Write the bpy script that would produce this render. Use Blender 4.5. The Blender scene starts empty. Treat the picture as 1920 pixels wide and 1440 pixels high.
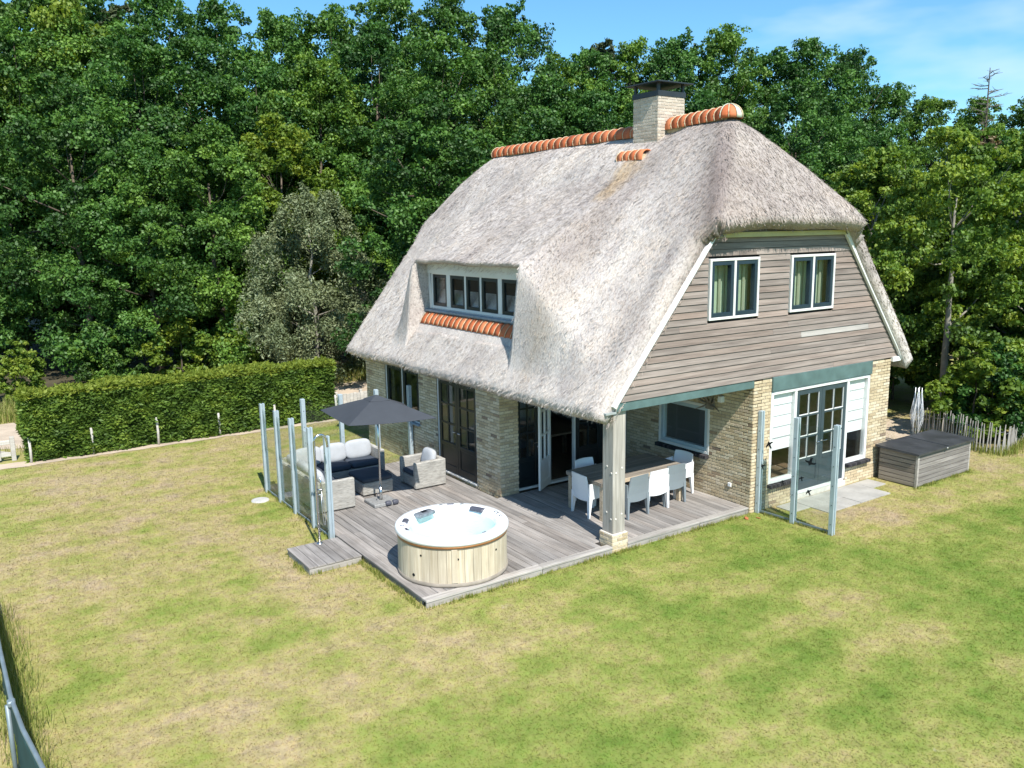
import bpy, math, random
import numpy as np
from mathutils import Matrix, Vector
random.seed(11); RNG = np.random.default_rng(7)
SC = bpy.context.scene; COL = SC.collection
# ------------------------------------------------------------------ camera
CAM = np.array([-8.8115, -10.1427, 5.2736])
cam = bpy.data.objects.new('camera', bpy.data.cameras.new('camera')); COL.objects.link(cam)
r_ = Vector((0.82686, -0.56221, -0.01503)); u_ = Vector((0.11465, 0.14234, 0.98316)); f_ = Vector((0.55060, 0.81465, -0.18215))
cam.matrix_world = Matrix(((r_.x, u_.x, -f_.x, CAM[0]), (r_.y, u_.y, -f_.y, CAM[1]), (r_.z, u_.z, -f_.z, CAM[2]), (0, 0, 0, 1)))
cam.data.sensor_width = 36; cam.data.lens = 1580.4 / 1920 * 36; cam.data.clip_start = 0.1; cam.data.clip_end = 3000
SC.camera = cam
# ------------------------------------------------------------------ sky, sun, exposure
SUN_DIR = Vector((0.205, 1.0, -1.25)).normalized()          # the way the light travels
EL = math.asin(-SUN_DIR.z); ROT = math.atan2(-SUN_DIR.x, -SUN_DIR.y)
world = bpy.data.worlds.new('World'); SC.world = world; world.use_nodes = True
wn = world.node_tree.nodes; wl = world.node_tree.links; wn.clear()
w_out = wn.new('ShaderNodeOutputWorld'); w_bg = wn.new('ShaderNodeBackground'); w_sky = wn.new('ShaderNodeTexSky')
w_sky.sky_type = 'NISHITA'; w_sky.sun_disc = False; w_sky.sun_elevation = EL; w_sky.sun_rotation = ROT
w_sky.altitude = 0; w_sky.air_density = 1.0; w_sky.dust_density = 0.1; w_sky.ozone_density = 4.0
w_tc = wn.new('ShaderNodeTexCoord'); w_map = wn.new('ShaderNodeMapping'); w_map.inputs['Scale'].default_value = (1.0, 1.0, 3.2)
w_map.inputs['Location'].default_value = (0.35, 1.23, 0.21)
w_no = wn.new('ShaderNodeTexNoise'); w_no.inputs['Scale'].default_value = 2.6; w_no.inputs['Detail'].default_value = 5; w_no.inputs['Roughness'].default_value = 0.5
w_cr = wn.new('ShaderNodeValToRGB'); w_cr.color_ramp.elements[0].position = 0.53; w_cr.color_ramp.elements[1].position = 0.68
w_cr.color_ramp.elements[0].color = (0, 0, 0, 1); w_cr.color_ramp.elements[1].color = (0.6, 0.6, 0.6, 1)
w_mix = wn.new('ShaderNodeMixRGB'); w_mix.inputs['Color2'].default_value = (5.2, 6.2, 7.4, 1)
wl.new(w_tc.outputs['Generated'], w_map.inputs['Vector']); wl.new(w_map.outputs[0], w_no.inputs['Vector'])
wl.new(w_no.outputs['Fac'], w_cr.inputs['Fac']); wl.new(w_cr.outputs['Color'], w_mix.inputs['Fac'])
w_tint = wn.new('ShaderNodeMixRGB'); w_tint.blend_type = 'MULTIPLY'; w_tint.inputs['Fac'].default_value = 1.0; w_tint.inputs['Color2'].default_value = (0.66, 1.0, 1.08, 1)
wl.new(w_sky.outputs['Color'], w_tint.inputs['Color1']); wl.new(w_tint.outputs['Color'], w_mix.inputs['Color1']); wl.new(w_mix.outputs['Color'], w_bg.inputs['Color'])
w_bg.inputs['Strength'].default_value = 0.12; wl.new(w_bg.outputs[0], w_out.inputs['Surface'])
sl = bpy.data.lights.new('sun', 'SUN'); sl.energy = 5.0; sl.angle = math.radians(0.53); sl.color = (1.0, 0.955, 0.88)
so = bpy.data.objects.new('sun', sl); COL.objects.link(so); so.rotation_euler = SUN_DIR.to_track_quat('-Z', 'Y').to_euler(); so.location = (-10, -40, 60)
SC.view_settings.view_transform = 'Standard'; SC.view_settings.look = 'None'; SC.view_settings.gamma = 1.0
SC.view_settings.use_curve_mapping = False; SC.view_settings.exposure = 0.55
SC.cycles.max_bounces = 8; SC.cycles.transparent_max_bounces = 24; SC.cycles.diffuse_bounces = 4
SC.cycles.use_denoising = True

# ------------------------------------------------------------------ materials
class NT:
    def __init__(s, name):
        m = bpy.data.materials.new(name); m.use_nodes = True; s.m = m; s.t = m.node_tree; s.t.nodes.clear(); s.out = s.n('ShaderNodeOutputMaterial')
    def n(s, typ, **kw):
        nd = s.t.nodes.new(typ)
        for k, v in kw.items(): setattr(nd, k, v)
        return nd
    def put(s, sock, v):
        if hasattr(v, 'bl_idname') or hasattr(v, 'is_output'):
            s.t.links.new(v, sock)
        elif isinstance(v, tuple) and len(v) == 3 and sock.type == 'RGBA': sock.default_value = (*v, 1)
        else: sock.default_value = v
    def math(s, op, a, b=0.0, c=None):
        nd = s.n('ShaderNodeMath', operation=op); s.put(nd.inputs[0], a); s.put(nd.inputs[1], b)
        if c is not None: s.put(nd.inputs[2], c)
        return nd.outputs[0]
    def mix(s, f, a, b, typ='MIX'):
        nd = s.n('ShaderNodeMixRGB', blend_type=typ); s.put(nd.inputs[0], f); s.put(nd.inputs[1], a); s.put(nd.inputs[2], b); return nd.outputs[0]
    def coords(s, kind='Object', scale=(1, 1, 1), off=None, rot=(0, 0, 0)):
        if kind == 'Position': v = s.n('ShaderNodeNewGeometry').outputs['Position']
        else: v = s.n('ShaderNodeTexCoord').outputs[kind]
        if off is not None:
            a = s.n('ShaderNodeVectorMath', operation='ADD'); s.put(a.inputs[0], v); s.put(a.inputs[1], off); v = a.outputs[0]
        mp = s.n('ShaderNodeMapping'); mp.inputs['Scale'].default_value = scale; mp.inputs['Rotation'].default_value = rot; s.put(mp.inputs['Vector'], v); return mp.outputs[0]
    def noise(s, vec, scale=1.0, detail=3.0, rough=0.55, dist=0.0):
        nd = s.n('ShaderNodeTexNoise'); s.put(nd.inputs['Vector'], vec); nd.inputs['Scale'].default_value = scale; nd.inputs['Detail'].default_value = detail
        nd.inputs['Roughness'].default_value = rough; nd.inputs['Distortion'].default_value = dist; return nd.outputs['Fac']
    def ramp(s, f, stops):
        nd = s.n('ShaderNodeValToRGB'); s.put(nd.inputs[0], f); e = nd.color_ramp.elements
        while len(e) < len(stops): e.new(0.5)
        for i, (p, c) in enumerate(stops):
            e[i].position = p; e[i].color = (*c, 1) if isinstance(c, tuple) else (c, c, c, 1)
        return nd.outputs[0]
    def rnd(s):
        a = s.n('ShaderNodeAttribute', attribute_name='rnd').outputs['Fac']; b = s.n('ShaderNodeObjectInfo').outputs['Random']
        return s.math('FRACT', s.math('ADD', a, b))
    def rnd_vec(s, k=37.0):
        c = s.n('ShaderNodeCombineXYZ'); r = s.rnd(); s.put(c.inputs[0], s.math('MULTIPLY', r, k)); s.put(c.inputs[1], s.math('MULTIPLY', r, k * 1.7)); s.put(c.inputs[2], s.math('MULTIPLY', r, k * 0.6)); return c.outputs[0]
    def bump(s, h, strength=0.3, dist=0.02):
        nd = s.n('ShaderNodeBump'); s.put(nd.inputs['Height'], h); nd.inputs['Strength'].default_value = strength; nd.inputs['Distance'].default_value = dist; return nd.outputs[0]
    def principled(s, color, rough=0.6, spec=0.4, metal=0.0, normal=None):
        b = s.n('ShaderNodeBsdfPrincipled'); s.put(b.inputs['Base Color'], color); s.put(b.inputs['Roughness'], rough); b.inputs['Metallic'].default_value = metal
        b.inputs['Specular IOR Level'].default_value = spec
        if normal is not None: s.put(b.inputs['Normal'], normal)
        return b.outputs[0]
    def done(s, sh): s.t.links.new(sh, s.out.inputs['Surface']); return s.m

MT = {}
def plain(name, c, rough=0.5, spec=0.4, metal=0.0, var=0.12, scale=6.0, bump=0.0):
    t = NT(name); n = t.noise(t.coords('Object'), scale, 4); 
    col = t.mix(1.0, c, t.ramp(n, [(0.25, 1 - var), (0.75, 1 + var)]), 'MULTIPLY')
    nm = t.bump(t.noise(t.coords('Object'), scale * 8, 3), bump, 0.01) if bump else None
    MT[name] = t.done(t.principled(col, t.math('ADD', t.math('MULTIPLY', n, 0.15), rough - 0.07), spec, metal, nm)); return MT[name]

def wood(name, dark, light, axis, grain=1.0, rough=0.75, tint=0.35, warm=None, knots=False, stain=0.0):
    """weathered wood, grain along AXIS"""
    t = NT(name); sc = [28 * grain] * 3; sc['xyz'.index(axis)] = 1.3 * grain
    off = t.rnd_vec(); v = t.coords('Object', tuple(sc), off); g = t.noise(v, 1.0, 6, 0.62, 0.3)
    sc2 = [4.0] * 3; sc2['xyz'.index(axis)] = 0.7; g2 = t.noise(t.coords('Object', tuple(sc2), off), 1.0, 3)
    col = t.ramp(g, [(0.28, dark), (0.72, light)])
    col = t.mix(1.0, col, t.ramp(g2, [(0.3, 1 - tint * 0.6), (0.7, 1 + tint * 0.5)]), 'MULTIPLY')
    r = t.rnd()
    col = t.mix(1.0, col, t.ramp(r, [(0.0, 1 - tint * 0.55), (0.5, 1.0), (1.0, 1 + tint * 0.4)]), 'MULTIPLY')
    if warm: col = t.mix(t.ramp(t.math('FRACT', t.math('MULTIPLY', r, 7.31)), [(0.45, 0.0), (1.0, 0.75)]), col, t.mix(1.0, col, warm, 'MULTIPLY'))
    if stain:
        sn = t.noise(t.coords('Position', (1.2, 1.2, 1.2)), 1.0, 5, 0.6); col = t.mix(t.ramp(sn, [(0.5, 0.0), (0.72, stain)]), col, t.mix(1.0, col, (0.55, 0.52, 0.48), 'MULTIPLY'))
    if knots:
        kn = t.n('ShaderNodeTexVoronoi'); sk_ = [5.0] * 3; sk_['xyz'.index(axis)] = 1.6; t.put(kn.inputs['Vector'], t.coords('Object', tuple(sk_), off)); kn.inputs['Scale'].default_value = 1.0
        col = t.mix(t.ramp(kn.outputs['Distance'], [(0.03, 0.75), (0.11, 0.0)]), col, knots)
    MT[name] = t.done(t.principled(col, rough, 0.25, 0, t.bump(g, 0.35, 0.01))); return MT[name]

def glass(name, tint=(0.93, 0.97, 0.96), refl=1.0, base=0.05):
    t = NT(name); tr = t.n('ShaderNodeBsdfTransparent'); t.put(tr.inputs[0], tint); gl = t.n('ShaderNodeBsdfGlossy'); gl.inputs['Roughness'].default_value = 0.015
    fr = t.n('ShaderNodeLayerWeight'); fr.inputs['Blend'].default_value = 0.5; mx = t.n('ShaderNodeMixShader')
    f = t.math('MINIMUM', t.math('ADD', t.math('MULTIPLY', t.math('POWER', fr.outputs['Facing'], 5.0), refl), base), 1.0)
    t.put(mx.inputs[0], f); t.t.links.new(tr.outputs[0], mx.inputs[1]); t.t.links.new(gl.outputs[0], mx.inputs[2]); MT[name] = t.done(mx.outputs[0]); return MT[name]

def leaf(name, c0, c1, c2, trans=0.3, gloss=0.06, hue=0.25):
    """foliage: c0 dark, c1 mid, c2 fresh; per clump value in attribute rnd, per leaf in attribute lrnd"""
    t = NT(name); r = t.n('ShaderNodeAttribute', attribute_name='rnd').outputs['Fac']; l = t.n('ShaderNodeAttribute', attribute_name='lrnd').outputs['Fac']
    o = t.n('ShaderNodeObjectInfo').outputs['Random']
    f = t.math('ADD', t.math('MULTIPLY', r, 0.5), t.math('ADD', t.math('MULTIPLY', l, 0.3), t.math('MULTIPLY', o, 0.2)))
    col = t.ramp(f, [(0.15, c0), (0.5, c1), (0.9, c2)])
    col = t.mix(1.0, col, t.ramp(t.math('FRACT', t.math('MULTIPLY', o, 5.7)), [(0.0, (1 - hue, 1 - hue * 0.5, 1.0)), (0.5, (1.0, 1.0, 1.0)), (1.0, (1 + hue * 1.4, 1 + hue * 0.5, 0.85))]), 'MULTIPLY')
    d = t.n('ShaderNodeBsdfDiffuse'); t.put(d.inputs[0], col); tl = t.n('ShaderNodeBsdfTranslucent'); t.put(tl.inputs[0], t.mix(1.0, col, (1.25, 1.2, 0.5), 'MULTIPLY'))
    g = t.n('ShaderNodeBsdfGlossy'); g.inputs['Roughness'].default_value = 0.55; t.put(g.inputs[0], (0.45, 0.5, 0.42))
    m1 = t.n('ShaderNodeMixShader'); m1.inputs[0].default_value = trans; t.t.links.new(d.outputs[0], m1.inputs[1]); t.t.links.new(tl.outputs[0], m1.inputs[2])
    m2 = t.n('ShaderNodeMixShader'); m2.inputs[0].default_value = gloss; t.t.links.new(m1.outputs[0], m2.inputs[1]); t.t.links.new(g.outputs[0], m2.inputs[2]); MT[name] = t.done(m2.outputs[0]); return MT[name]

# thatch
def thatch(name, straw=False):
    t = NT(name); p = t.coords('Object')
    fine = t.noise(t.coords('Object', (20, 52, 20)), 1.0, 5, 0.75); mid = t.noise(t.coords('Object', (1.3, 2.2, 1.3)), 1.0, 5, 0.6); big = t.noise(t.coords('Object', (0.25, 0.5, 0.25), (3, 1, 0)), 1.0, 4, 0.6)
    col = t.ramp(fine, [(0.31, (0.24, 0.215, 0.20)), (0.45, (0.52, 0.48, 0.45)), (0.68, (0.71, 0.67, 0.63))])
    col = t.mix(1.0, col, t.ramp(mid, [(0.25, (0.76, 0.735, 0.74)), (0.5, (1.0, 0.99, 0.98)), (0.75, (1.14, 1.10, 1.04))]), 'MULTIPLY')
    col = t.mix(1.0, col, t.ramp(big, [(0.3, (0.80, 0.77, 0.76)), (0.55, (1.0, 1.0, 1.0)), (0.75, (1.06, 1.03, 0.97))]), 'MULTIPLY')
    # weathering with a shape of its own: a grey streak down the front hip corner, ochre reed below the chimney; hip and dormer cheek also toned down against the sun
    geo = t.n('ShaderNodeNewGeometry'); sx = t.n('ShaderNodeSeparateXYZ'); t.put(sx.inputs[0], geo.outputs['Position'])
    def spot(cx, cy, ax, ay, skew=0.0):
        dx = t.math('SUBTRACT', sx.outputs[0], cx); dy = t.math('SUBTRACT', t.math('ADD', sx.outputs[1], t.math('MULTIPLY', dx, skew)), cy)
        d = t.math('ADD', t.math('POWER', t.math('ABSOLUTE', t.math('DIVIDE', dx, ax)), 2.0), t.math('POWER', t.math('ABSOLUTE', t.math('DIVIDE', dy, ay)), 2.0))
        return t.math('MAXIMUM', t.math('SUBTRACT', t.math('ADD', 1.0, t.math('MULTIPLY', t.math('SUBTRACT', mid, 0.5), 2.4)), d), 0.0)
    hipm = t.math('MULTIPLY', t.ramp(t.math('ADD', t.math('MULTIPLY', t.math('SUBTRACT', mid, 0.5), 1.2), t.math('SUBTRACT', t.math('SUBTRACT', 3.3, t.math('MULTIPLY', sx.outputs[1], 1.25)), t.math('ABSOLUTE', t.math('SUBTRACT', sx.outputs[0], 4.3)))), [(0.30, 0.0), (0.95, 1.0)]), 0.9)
    col = t.mix(hipm, col, t.mix(1.0, col, (0.66, 0.63, 0.615), 'MULTIPLY'))   # front hip: greyer reed, darkened further in colour to offset its direct sun
    col = t.mix(t.math('MINIMUM', t.math('MULTIPLY', spot(2.75, 3.02, 0.75, 0.42), 0.75), 0.7), col, t.mix(1.0, col, (0.92, 0.74, 0.46), 'MULTIPLY'))
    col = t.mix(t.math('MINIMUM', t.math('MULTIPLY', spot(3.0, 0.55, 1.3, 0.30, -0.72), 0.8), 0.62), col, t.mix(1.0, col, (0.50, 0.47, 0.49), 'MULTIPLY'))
    col = t.mix(t.math('MINIMUM', t.math('MULTIPLY', spot(1.0, 2.35, 1.4, 0.75, -0.15), 0.9), 0.72), col, t.mix(1.0, col, (0.66, 0.635, 0.62), 'MULTIPLY'))  # valley weathering, widened so the colour tones down the sunlit dormer cheek
    if straw:
        col = t.mix(1.0, col, t.ramp(t.rnd(), [(0.0, (0.72, 0.69, 0.66)), (0.35, (0.95, 0.93, 0.91)), (1.0, (1.22, 1.18, 1.12))]), 'MULTIPLY')
        MT[name] = t.done(t.principled(col, 0.8, 0.2)); return
    h = t.math('ADD', t.math('MULTIPLY', fine, 1.0), t.math('MULTIPLY', mid, 0.8))
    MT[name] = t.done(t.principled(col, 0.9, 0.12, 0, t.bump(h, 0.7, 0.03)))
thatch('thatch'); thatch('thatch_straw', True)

def lawn_colour(t):
    p = t.n('ShaderNodeNewGeometry').outputs['Position']; sx = t.n('ShaderNodeSeparateXYZ'); t.put(sx.inputs[0], p)
    big = t.noise(t.coords('Position', (0.42, 0.30, 1), (2.3, 7.1, 0), (0, 0, 0.35)), 1.0, 3, 0.55); mid = t.noise(t.coords('Position', (1.6, 1.6, 1)), 1.0, 4, 0.62); fine = t.noise(t.coords('Position', (11, 11, 4)), 1.0, 4, 0.7)
    stripe = t.noise(t.coords('Position', (0.18, 1.5, 1), None, (0, 0, 0.10)), 1.0, 3, 0.6)
    trend = t.math('ADD', t.math('MULTIPLY', sx.outputs[0], 0.030), t.math('MULTIPLY', sx.outputs[1], -0.030))
    trend = t.math('MINIMUM', t.math('MAXIMUM', t.math('ADD', t.math('MULTIPLY', trend, 0.9), 0.02), -0.13), 0.07)
    edge = t.math('MULTIPLY', t.math('MAXIMUM', t.math('SUBTRACT', t.math('MULTIPLY', sx.outputs[0], 1.0), 3.2), 0.0), t.math('MAXIMUM', t.math('ADD', sx.outputs[1], 2.6), 0.0))   # worn soil by the terrace doors
    edge = t.math('MINIMUM', t.math('MULTIPLY', edge, 0.13), 0.25)
    g = t.math('ADD', t.math('ADD', t.math('MULTIPLY', big, 0.85), t.math('MULTIPLY', mid, 0.72)), t.math('ADD', t.math('MULTIPLY', stripe, 0.50), t.math('SUBTRACT', trend, 0.275)))
    mow = t.math('SINE', t.math('ADD', t.math('MULTIPLY', t.math('ADD', sx.outputs[1], t.math('MULTIPLY', sx.outputs[0], -0.12)), 6.4), t.math('MULTIPLY', big, 3.0)))     # faint mower tracks
    g = t.math('ADD', g, t.math('MULTIPLY', mow, 0.022))
    g = t.math('SUBTRACT', t.math('ADD', g, t.math('MULTIPLY', t.math('SUBTRACT', fine, 0.5), 0.42)), edge)
    col = t.ramp(g, [(0.40, (0.405, 0.318, 0.205)), (0.54, (0.40, 0.33, 0.165)), (0.66, (0.345, 0.318, 0.118)), (0.80, (0.250, 0.282, 0.072)), (1.0, (0.145, 0.215, 0.040))])
    col = t.mix(1.0, col, t.ramp(fine, [(0.28, 0.66), (0.5, 0.92), (0.75, 1.14)]), 'MULTIPLY')
    tuft = t.noise(t.coords('Position', (4.2, 4.2, 2), (9, 3, 0)), 1.0, 4, 0.65); col = t.mix(1.0, col, t.ramp(tuft, [(0.3, (0.78, 0.84, 0.74)), (0.55, (1.0, 1.0, 1.0)), (0.75, (1.08, 1.06, 1.04))]), 'MULTIPLY')
    return col, fine, mid
t = NT('ground'); lc, lf, lm = lawn_colour(t)
sx = t.n('ShaderNodeSeparateXYZ'); t.put(sx.inputs[0], t.n('ShaderNodeNewGeometry').outputs['Position'])
bare = t.noise(t.coords('Position', (0.9, 0.9, 1), (5.0, 2.2, 0)), 1.0, 5, 0.65)
lc = t.mix(t.ramp(bare, [(0.70, 0.0), (0.76, 0.85)]), lc, (0.47, 0.40, 0.32))
MT['ground'] = t.done(t.principled(lc, 0.95, 0.1, 0, t.bump(t.math('ADD', lf, t.math('MULTIPLY', lm, 0.6)), 0.35, 0.03)))
t = NT('grass_blade'); lc, lf, lm = lawn_colour(t); r = t.n('ShaderNodeAttribute', attribute_name='rnd').outputs['Fac']
lc = t.mix(1.0, lc, t.ramp(r, [(0.0, (0.84, 0.86, 0.78)), (0.5, (1.0, 1.0, 1.0)), (1.0, (1.3, 1.24, 1.2))]), 'MULTIPLY')
gm = t.n('ShaderNodeNewGeometry'); vm = t.n('ShaderNodeMix', data_type='VECTOR'); vm.inputs['Factor'].default_value = 0.75; t.put(vm.inputs[4], gm.outputs['Normal']); vm.inputs[5].default_value = (0, 0, 1)
vn = t.n('ShaderNodeVectorMath', operation='NORMALIZE'); t.put(vn.inputs[0], vm.outputs[1])
d = t.n('ShaderNodeBsdfDiffuse'); t.put(d.inputs[0], lc); t.put(d.inputs['Normal'], vn.outputs[0]); tl = t.n('ShaderNodeBsdfTranslucent'); t.put(tl.inputs[0], lc); mx = t.n('ShaderNodeMixShader'); mx.inputs[0].default_value = 0.22
t.t.links.new(d.outputs[0], mx.inputs[1]); t.t.links.new(tl.outputs[0], mx.inputs[2]); MT['grass_blade'] = t.done(mx.outputs[0])
leaf('tall_grass', (0.12, 0.16, 0.03), (0.22, 0.27, 0.06), (0.42, 0.37, 0.15), 0.3, 0.02, 0.0)
plain('sand', (0.47, 0.385, 0.295), 0.95, 0.1, 0, 0.22, 1.5, 0.4); plain('paving', (0.36, 0.345, 0.315), 0.85, 0.2, 0, 0.2, 3.0, 0.3)
plain('forest_floor', (0.075, 0.065, 0.04), 0.95, 0.1, 0, 0.4, 0.7, 0.5)
# brick
def brickm(name, cols, spots=0.5):
    t = NT(name); r = t.rnd(); n = t.noise(t.coords('Object', (30, 30, 30), t.rnd_vec()), 1.0, 4, 0.65)
    col = t.ramp(r, cols); col = t.mix(1.0, col, t.ramp(n, [(0.25, 0.72), (0.5, 1.0), (0.8, 1.18)]), 'MULTIPLY')
    sn = t.noise(t.coords('Object', (9, 9, 26), (4, 4, 4)), 1.0, 2); col = t.mix(t.ramp(sn, [(0.66, 0.0), (0.72, spots)]), col, (0.13, 0.095, 0.07))
    MT[name] = t.done(t.principled(col, 0.9, 0.15, 0, t.bump(n, 0.5, 0.01)))
brickm('brick', [(0.0, (0.44, 0.345, 0.22)), (0.3, (0.53, 0.43, 0.28)), (0.62, (0.60, 0.50, 0.34)), (0.93, (0.66, 0.57, 0.42)), (0.98, (0.36, 0.26, 0.17)), (1.0, (0.22, 0.17, 0.13))], 0.7)
brickm('dark_brick', [(0.0, (0.02, 0.02, 0.022)), (1.0, (0.06, 0.055, 0.06))], 0.0)
brickm('chimney_brick', [(0.0, (0.42, 0.36, 0.285)), (0.5, (0.50, 0.435, 0.35)), (1.0, (0.58, 0.52, 0.43))], 0.1)
plain('mortar', (0.33, 0.29, 0.23), 0.95, 0.1, 0, 0.25, 9.0, 0.4); plain('pale_mortar', (0.62, 0.58, 0.52), 0.95, 0.1, 0, 0.15, 9.0, 0.4)
plain('tile_mortar', (0.55, 0.44, 0.29), 0.95, 0.1, 0, 0.25, 14.0, 0.3)
t = NT('clay_tile'); r = t.rnd(); n = t.noise(t.coords('Object', (8, 8, 8), t.rnd_vec()), 1.0, 4)
col = t.ramp(r, [(0.0, (0.36, 0.085, 0.03)), (0.5, (0.52, 0.14, 0.05)), (1.0, (0.60, 0.20, 0.085))]); col = t.mix(t.ramp(n, [(0.5, 0.0), (0.8, 0.5)]), col, (0.42, 0.20, 0.11))
MT['clay_tile'] = t.done(t.principled(col, 0.7, 0.3, 0, t.bump(n, 0.2, 0.01)))
plain('hip_tile', (0.50, 0.52, 0.42), 0.8, 0.2, 0, 0.25, 8.0)
# wood
wood('deck_wood', (0.185, 0.170, 0.157), (0.365, 0.340, 0.318), 'y', 1.0, 0.85, 0.40, (1.02, 0.97, 0.93), False, 0.5)
wood('border_wood', (0.24, 0.22, 0.20), (0.46, 0.43, 0.39), 'x', 1.0, 0.85, 0.30, None, False, 0.35)
wood('siding_wood', (0.175, 0.142, 0.124), (0.335, 0.283, 0.250), 'x', 0.9, 0.8, 0.32, (1.05, 0.93, 0.86))
wood('pale_siding_wood', (0.31, 0.285, 0.26), (0.41, 0.385, 0.355), 'x', 0.9, 0.8, 0.2)
wood('post_wood', (0.27, 0.245, 0.21), (0.58, 0.54, 0.48), 'z', 0.8, 0.8, 0.25, None, (0.40, 0.36, 0.31))
wood('box_wood', (0.15, 0.135, 0.12), (0.31, 0.285, 0.26), 'x', 1.0, 0.8, 0.35, None, (0.42, 0.40, 0.37))
wood('box_wood_side', (0.17, 0.145, 0.12), (0.33, 0.285, 0.24), 'y', 1.0, 0.8, 0.3)
wood('stave_wood', (0.50, 0.41, 0.285), (0.72, 0.64, 0.50), 'z', 0.9, 0.7, 0.36, (0.93, 0.95, 1.0), False, 0.25)
wood('table_wood', (0.14, 0.12, 0.10), (0.33, 0.29, 0.24), 'x', 1.0, 0.7, 0.3, None, False, 0.5); wood('table_edge_wood', (0.36, 0.28, 0.19), (0.58, 0.48, 0.35), 'x', 1.0, 0.7, 0.2)
wood('fence_wood', (0.26, 0.245, 0.22), (0.47, 0.44, 0.40), 'z', 1.0, 0.85, 0.3); wood('gate_wood', (0.40, 0.38, 0.34), (0.60, 0.57, 0.52), 'x', 1.0, 0.85, 0.2)
wood('floor_wood', (0.10, 0.07, 0.045), (0.20, 0.14, 0.09), 'y', 0.6, 0.4, 0.2)
# paint, metal, cloth, plastic
plain('white_paint', (0.72, 0.72, 0.70), 0.4, 0.45, 0, 0.05, 3.0); plain('teal_paint', (0.095, 0.155, 0.150), 0.5, 0.4, 0, 0.25, 3.5); plain('dark_paint', (0.008, 0.014, 0.016), 0.35, 0.5, 0, 0.2, 5.0)
plain('slate_paint', (0.040, 0.062, 0.075), 0.38, 0.5, 0, 0.15, 4.0); plain('navy_paint', (0.014, 0.030, 0.048), 0.35, 0.5, 0, 0.15, 4.0); plain('grey_fascia', (0.33, 0.36, 0.35), 0.6, 0.3, 0, 0.15, 4.0)
plain('soffit_board', (0.52, 0.46, 0.24), 0.7, 0.2, 0, 0.15, 3.0)
plain('lead', (0.22, 0.27, 0.32), 0.5, 0.4, 0, 0.3, 8.0, 0.2); plain('black_metal', (0.022, 0.027, 0.032), 0.45, 0.5, 0, 0.25, 6.0); plain('roofing_felt', (0.045, 0.047, 0.052), 0.42, 0.5, 0, 0.35, 3.0, 0.15)
plain('post_alu', (0.42, 0.50, 0.545), 0.42, 0.5, 0.25, 0.1, 5.0); plain('steel', (0.62, 0.62, 0.62), 0.22, 0.5, 1.0, 0.1, 8.0); plain('galvanised', (0.50, 0.52, 0.53), 0.4, 0.5, 0.8, 0.15, 12.0)
plain('acrylic', (0.86, 0.87, 0.88), 0.12, 0.5, 0, 0.02, 3.0); plain('rubber', (0.075, 0.078, 0.10), 0.5, 0.4, 0, 0.15, 9.0); plain('panel_grey', (0.16, 0.18, 0.20), 0.3, 0.5, 0, 0.5, 12.0)
plain('copper_band', (0.42, 0.19, 0.075), 0.45, 0.5, 0.2, 0.3, 5.0); plain('tub_base', (0.27, 0.235, 0.19), 0.7, 0.3, 0, 0.3, 4.0)
plain('umbrella_cloth', (0.052, 0.058, 0.068), 0.85, 0.2, 0, 0.08, 4.0, 0.1); plain('granite', (0.26, 0.26, 0.255), 0.6, 0.3, 0, 0.35, 25.0); plain('cushion_dark', (0.055, 0.066, 0.085), 0.9, 0.15, 0, 0.12, 5.0, 0.15); plain('cushion_pale', (0.40, 0.415, 0.435), 0.9, 0.15, 0, 0.1, 5.0, 0.15)
plain('plastic_white', (0.80, 0.81, 0.82), 0.32, 0.45, 0, 0.02, 3.0); plain('plastic_grey', (0.21, 0.245, 0.265), 0.35, 0.45, 0, 0.04, 3.0); plain('plastic_sky', (0.42, 0.52, 0.58), 0.35, 0.45, 0, 0.04, 3.0)
plain('blind_cloth', (0.78, 0.79, 0.79), 0.9, 0.1, 0, 0.03, 3.0); plain('roller_blind', (0.33, 0.42, 0.30), 0.8, 0.1, 0, 0.1, 1.5); plain('curtain', (0.50, 0.54, 0.40), 0.9, 0.1, 0, 0.08, 3.0); plain('interior', (0.22, 0.225, 0.22), 0.9, 0.1, 0, 0.06, 2.0); plain('dark_interior', (0.06, 0.055, 0.05), 0.8, 0.2, 0, 0.2, 2.0)
plain('dormer_room', (0.035, 0.045, 0.045), 0.8, 0.1, 0, 0.2, 2.0); plain('sticker', (0.006, 0.008, 0.012), 0.6, 0.3); plain('line_cord', (0.62, 0.63, 0.64), 0.6, 0.3); plain('concrete_lid', (0.45, 0.44, 0.41), 0.8, 0.2, 0, 0.15, 9.0); plain('rail_metal', (0.20, 0.25, 0.275), 0.5, 0.4, 0.3, 0.2, 5.0); plain('green_cloth', (0.030, 0.080, 0.085), 0.85, 0.2, 0, 0.2, 6.0); plain('clay', (0.42, 0.14, 0.06), 0.8, 0.2); plain('plant_pot_leaf', (0.10, 0.22, 0.06), 0.6, 0.3); plain('antler', (0.19, 0.17, 0.145), 0.7, 0.3, 0, 0.4, 8.0)
t = NT('rattan'); v = t.coords('Object', (9, 9, 55), t.rnd_vec(9)); n = t.noise(v, 1.0, 4, 0.65); n2 = t.noise(t.coords('Object', (2, 2, 9)), 1.0, 3)
col = t.ramp(n, [(0.3, (0.25, 0.235, 0.21)), (0.7, (0.52, 0.50, 0.455))]); col = t.mix(1.0, col, t.ramp(n2, [(0.3, 0.84), (0.7, 1.12)]), 'MULTIPLY')
wv = t.n('ShaderNodeTexWave', wave_type='BANDS', bands_direction='Z'); t.put(wv.inputs['Vector'], t.coords('Object')); wv.inputs['Scale'].default_value = 18; wv.inputs['Distortion'].default_value = 0.4
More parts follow.
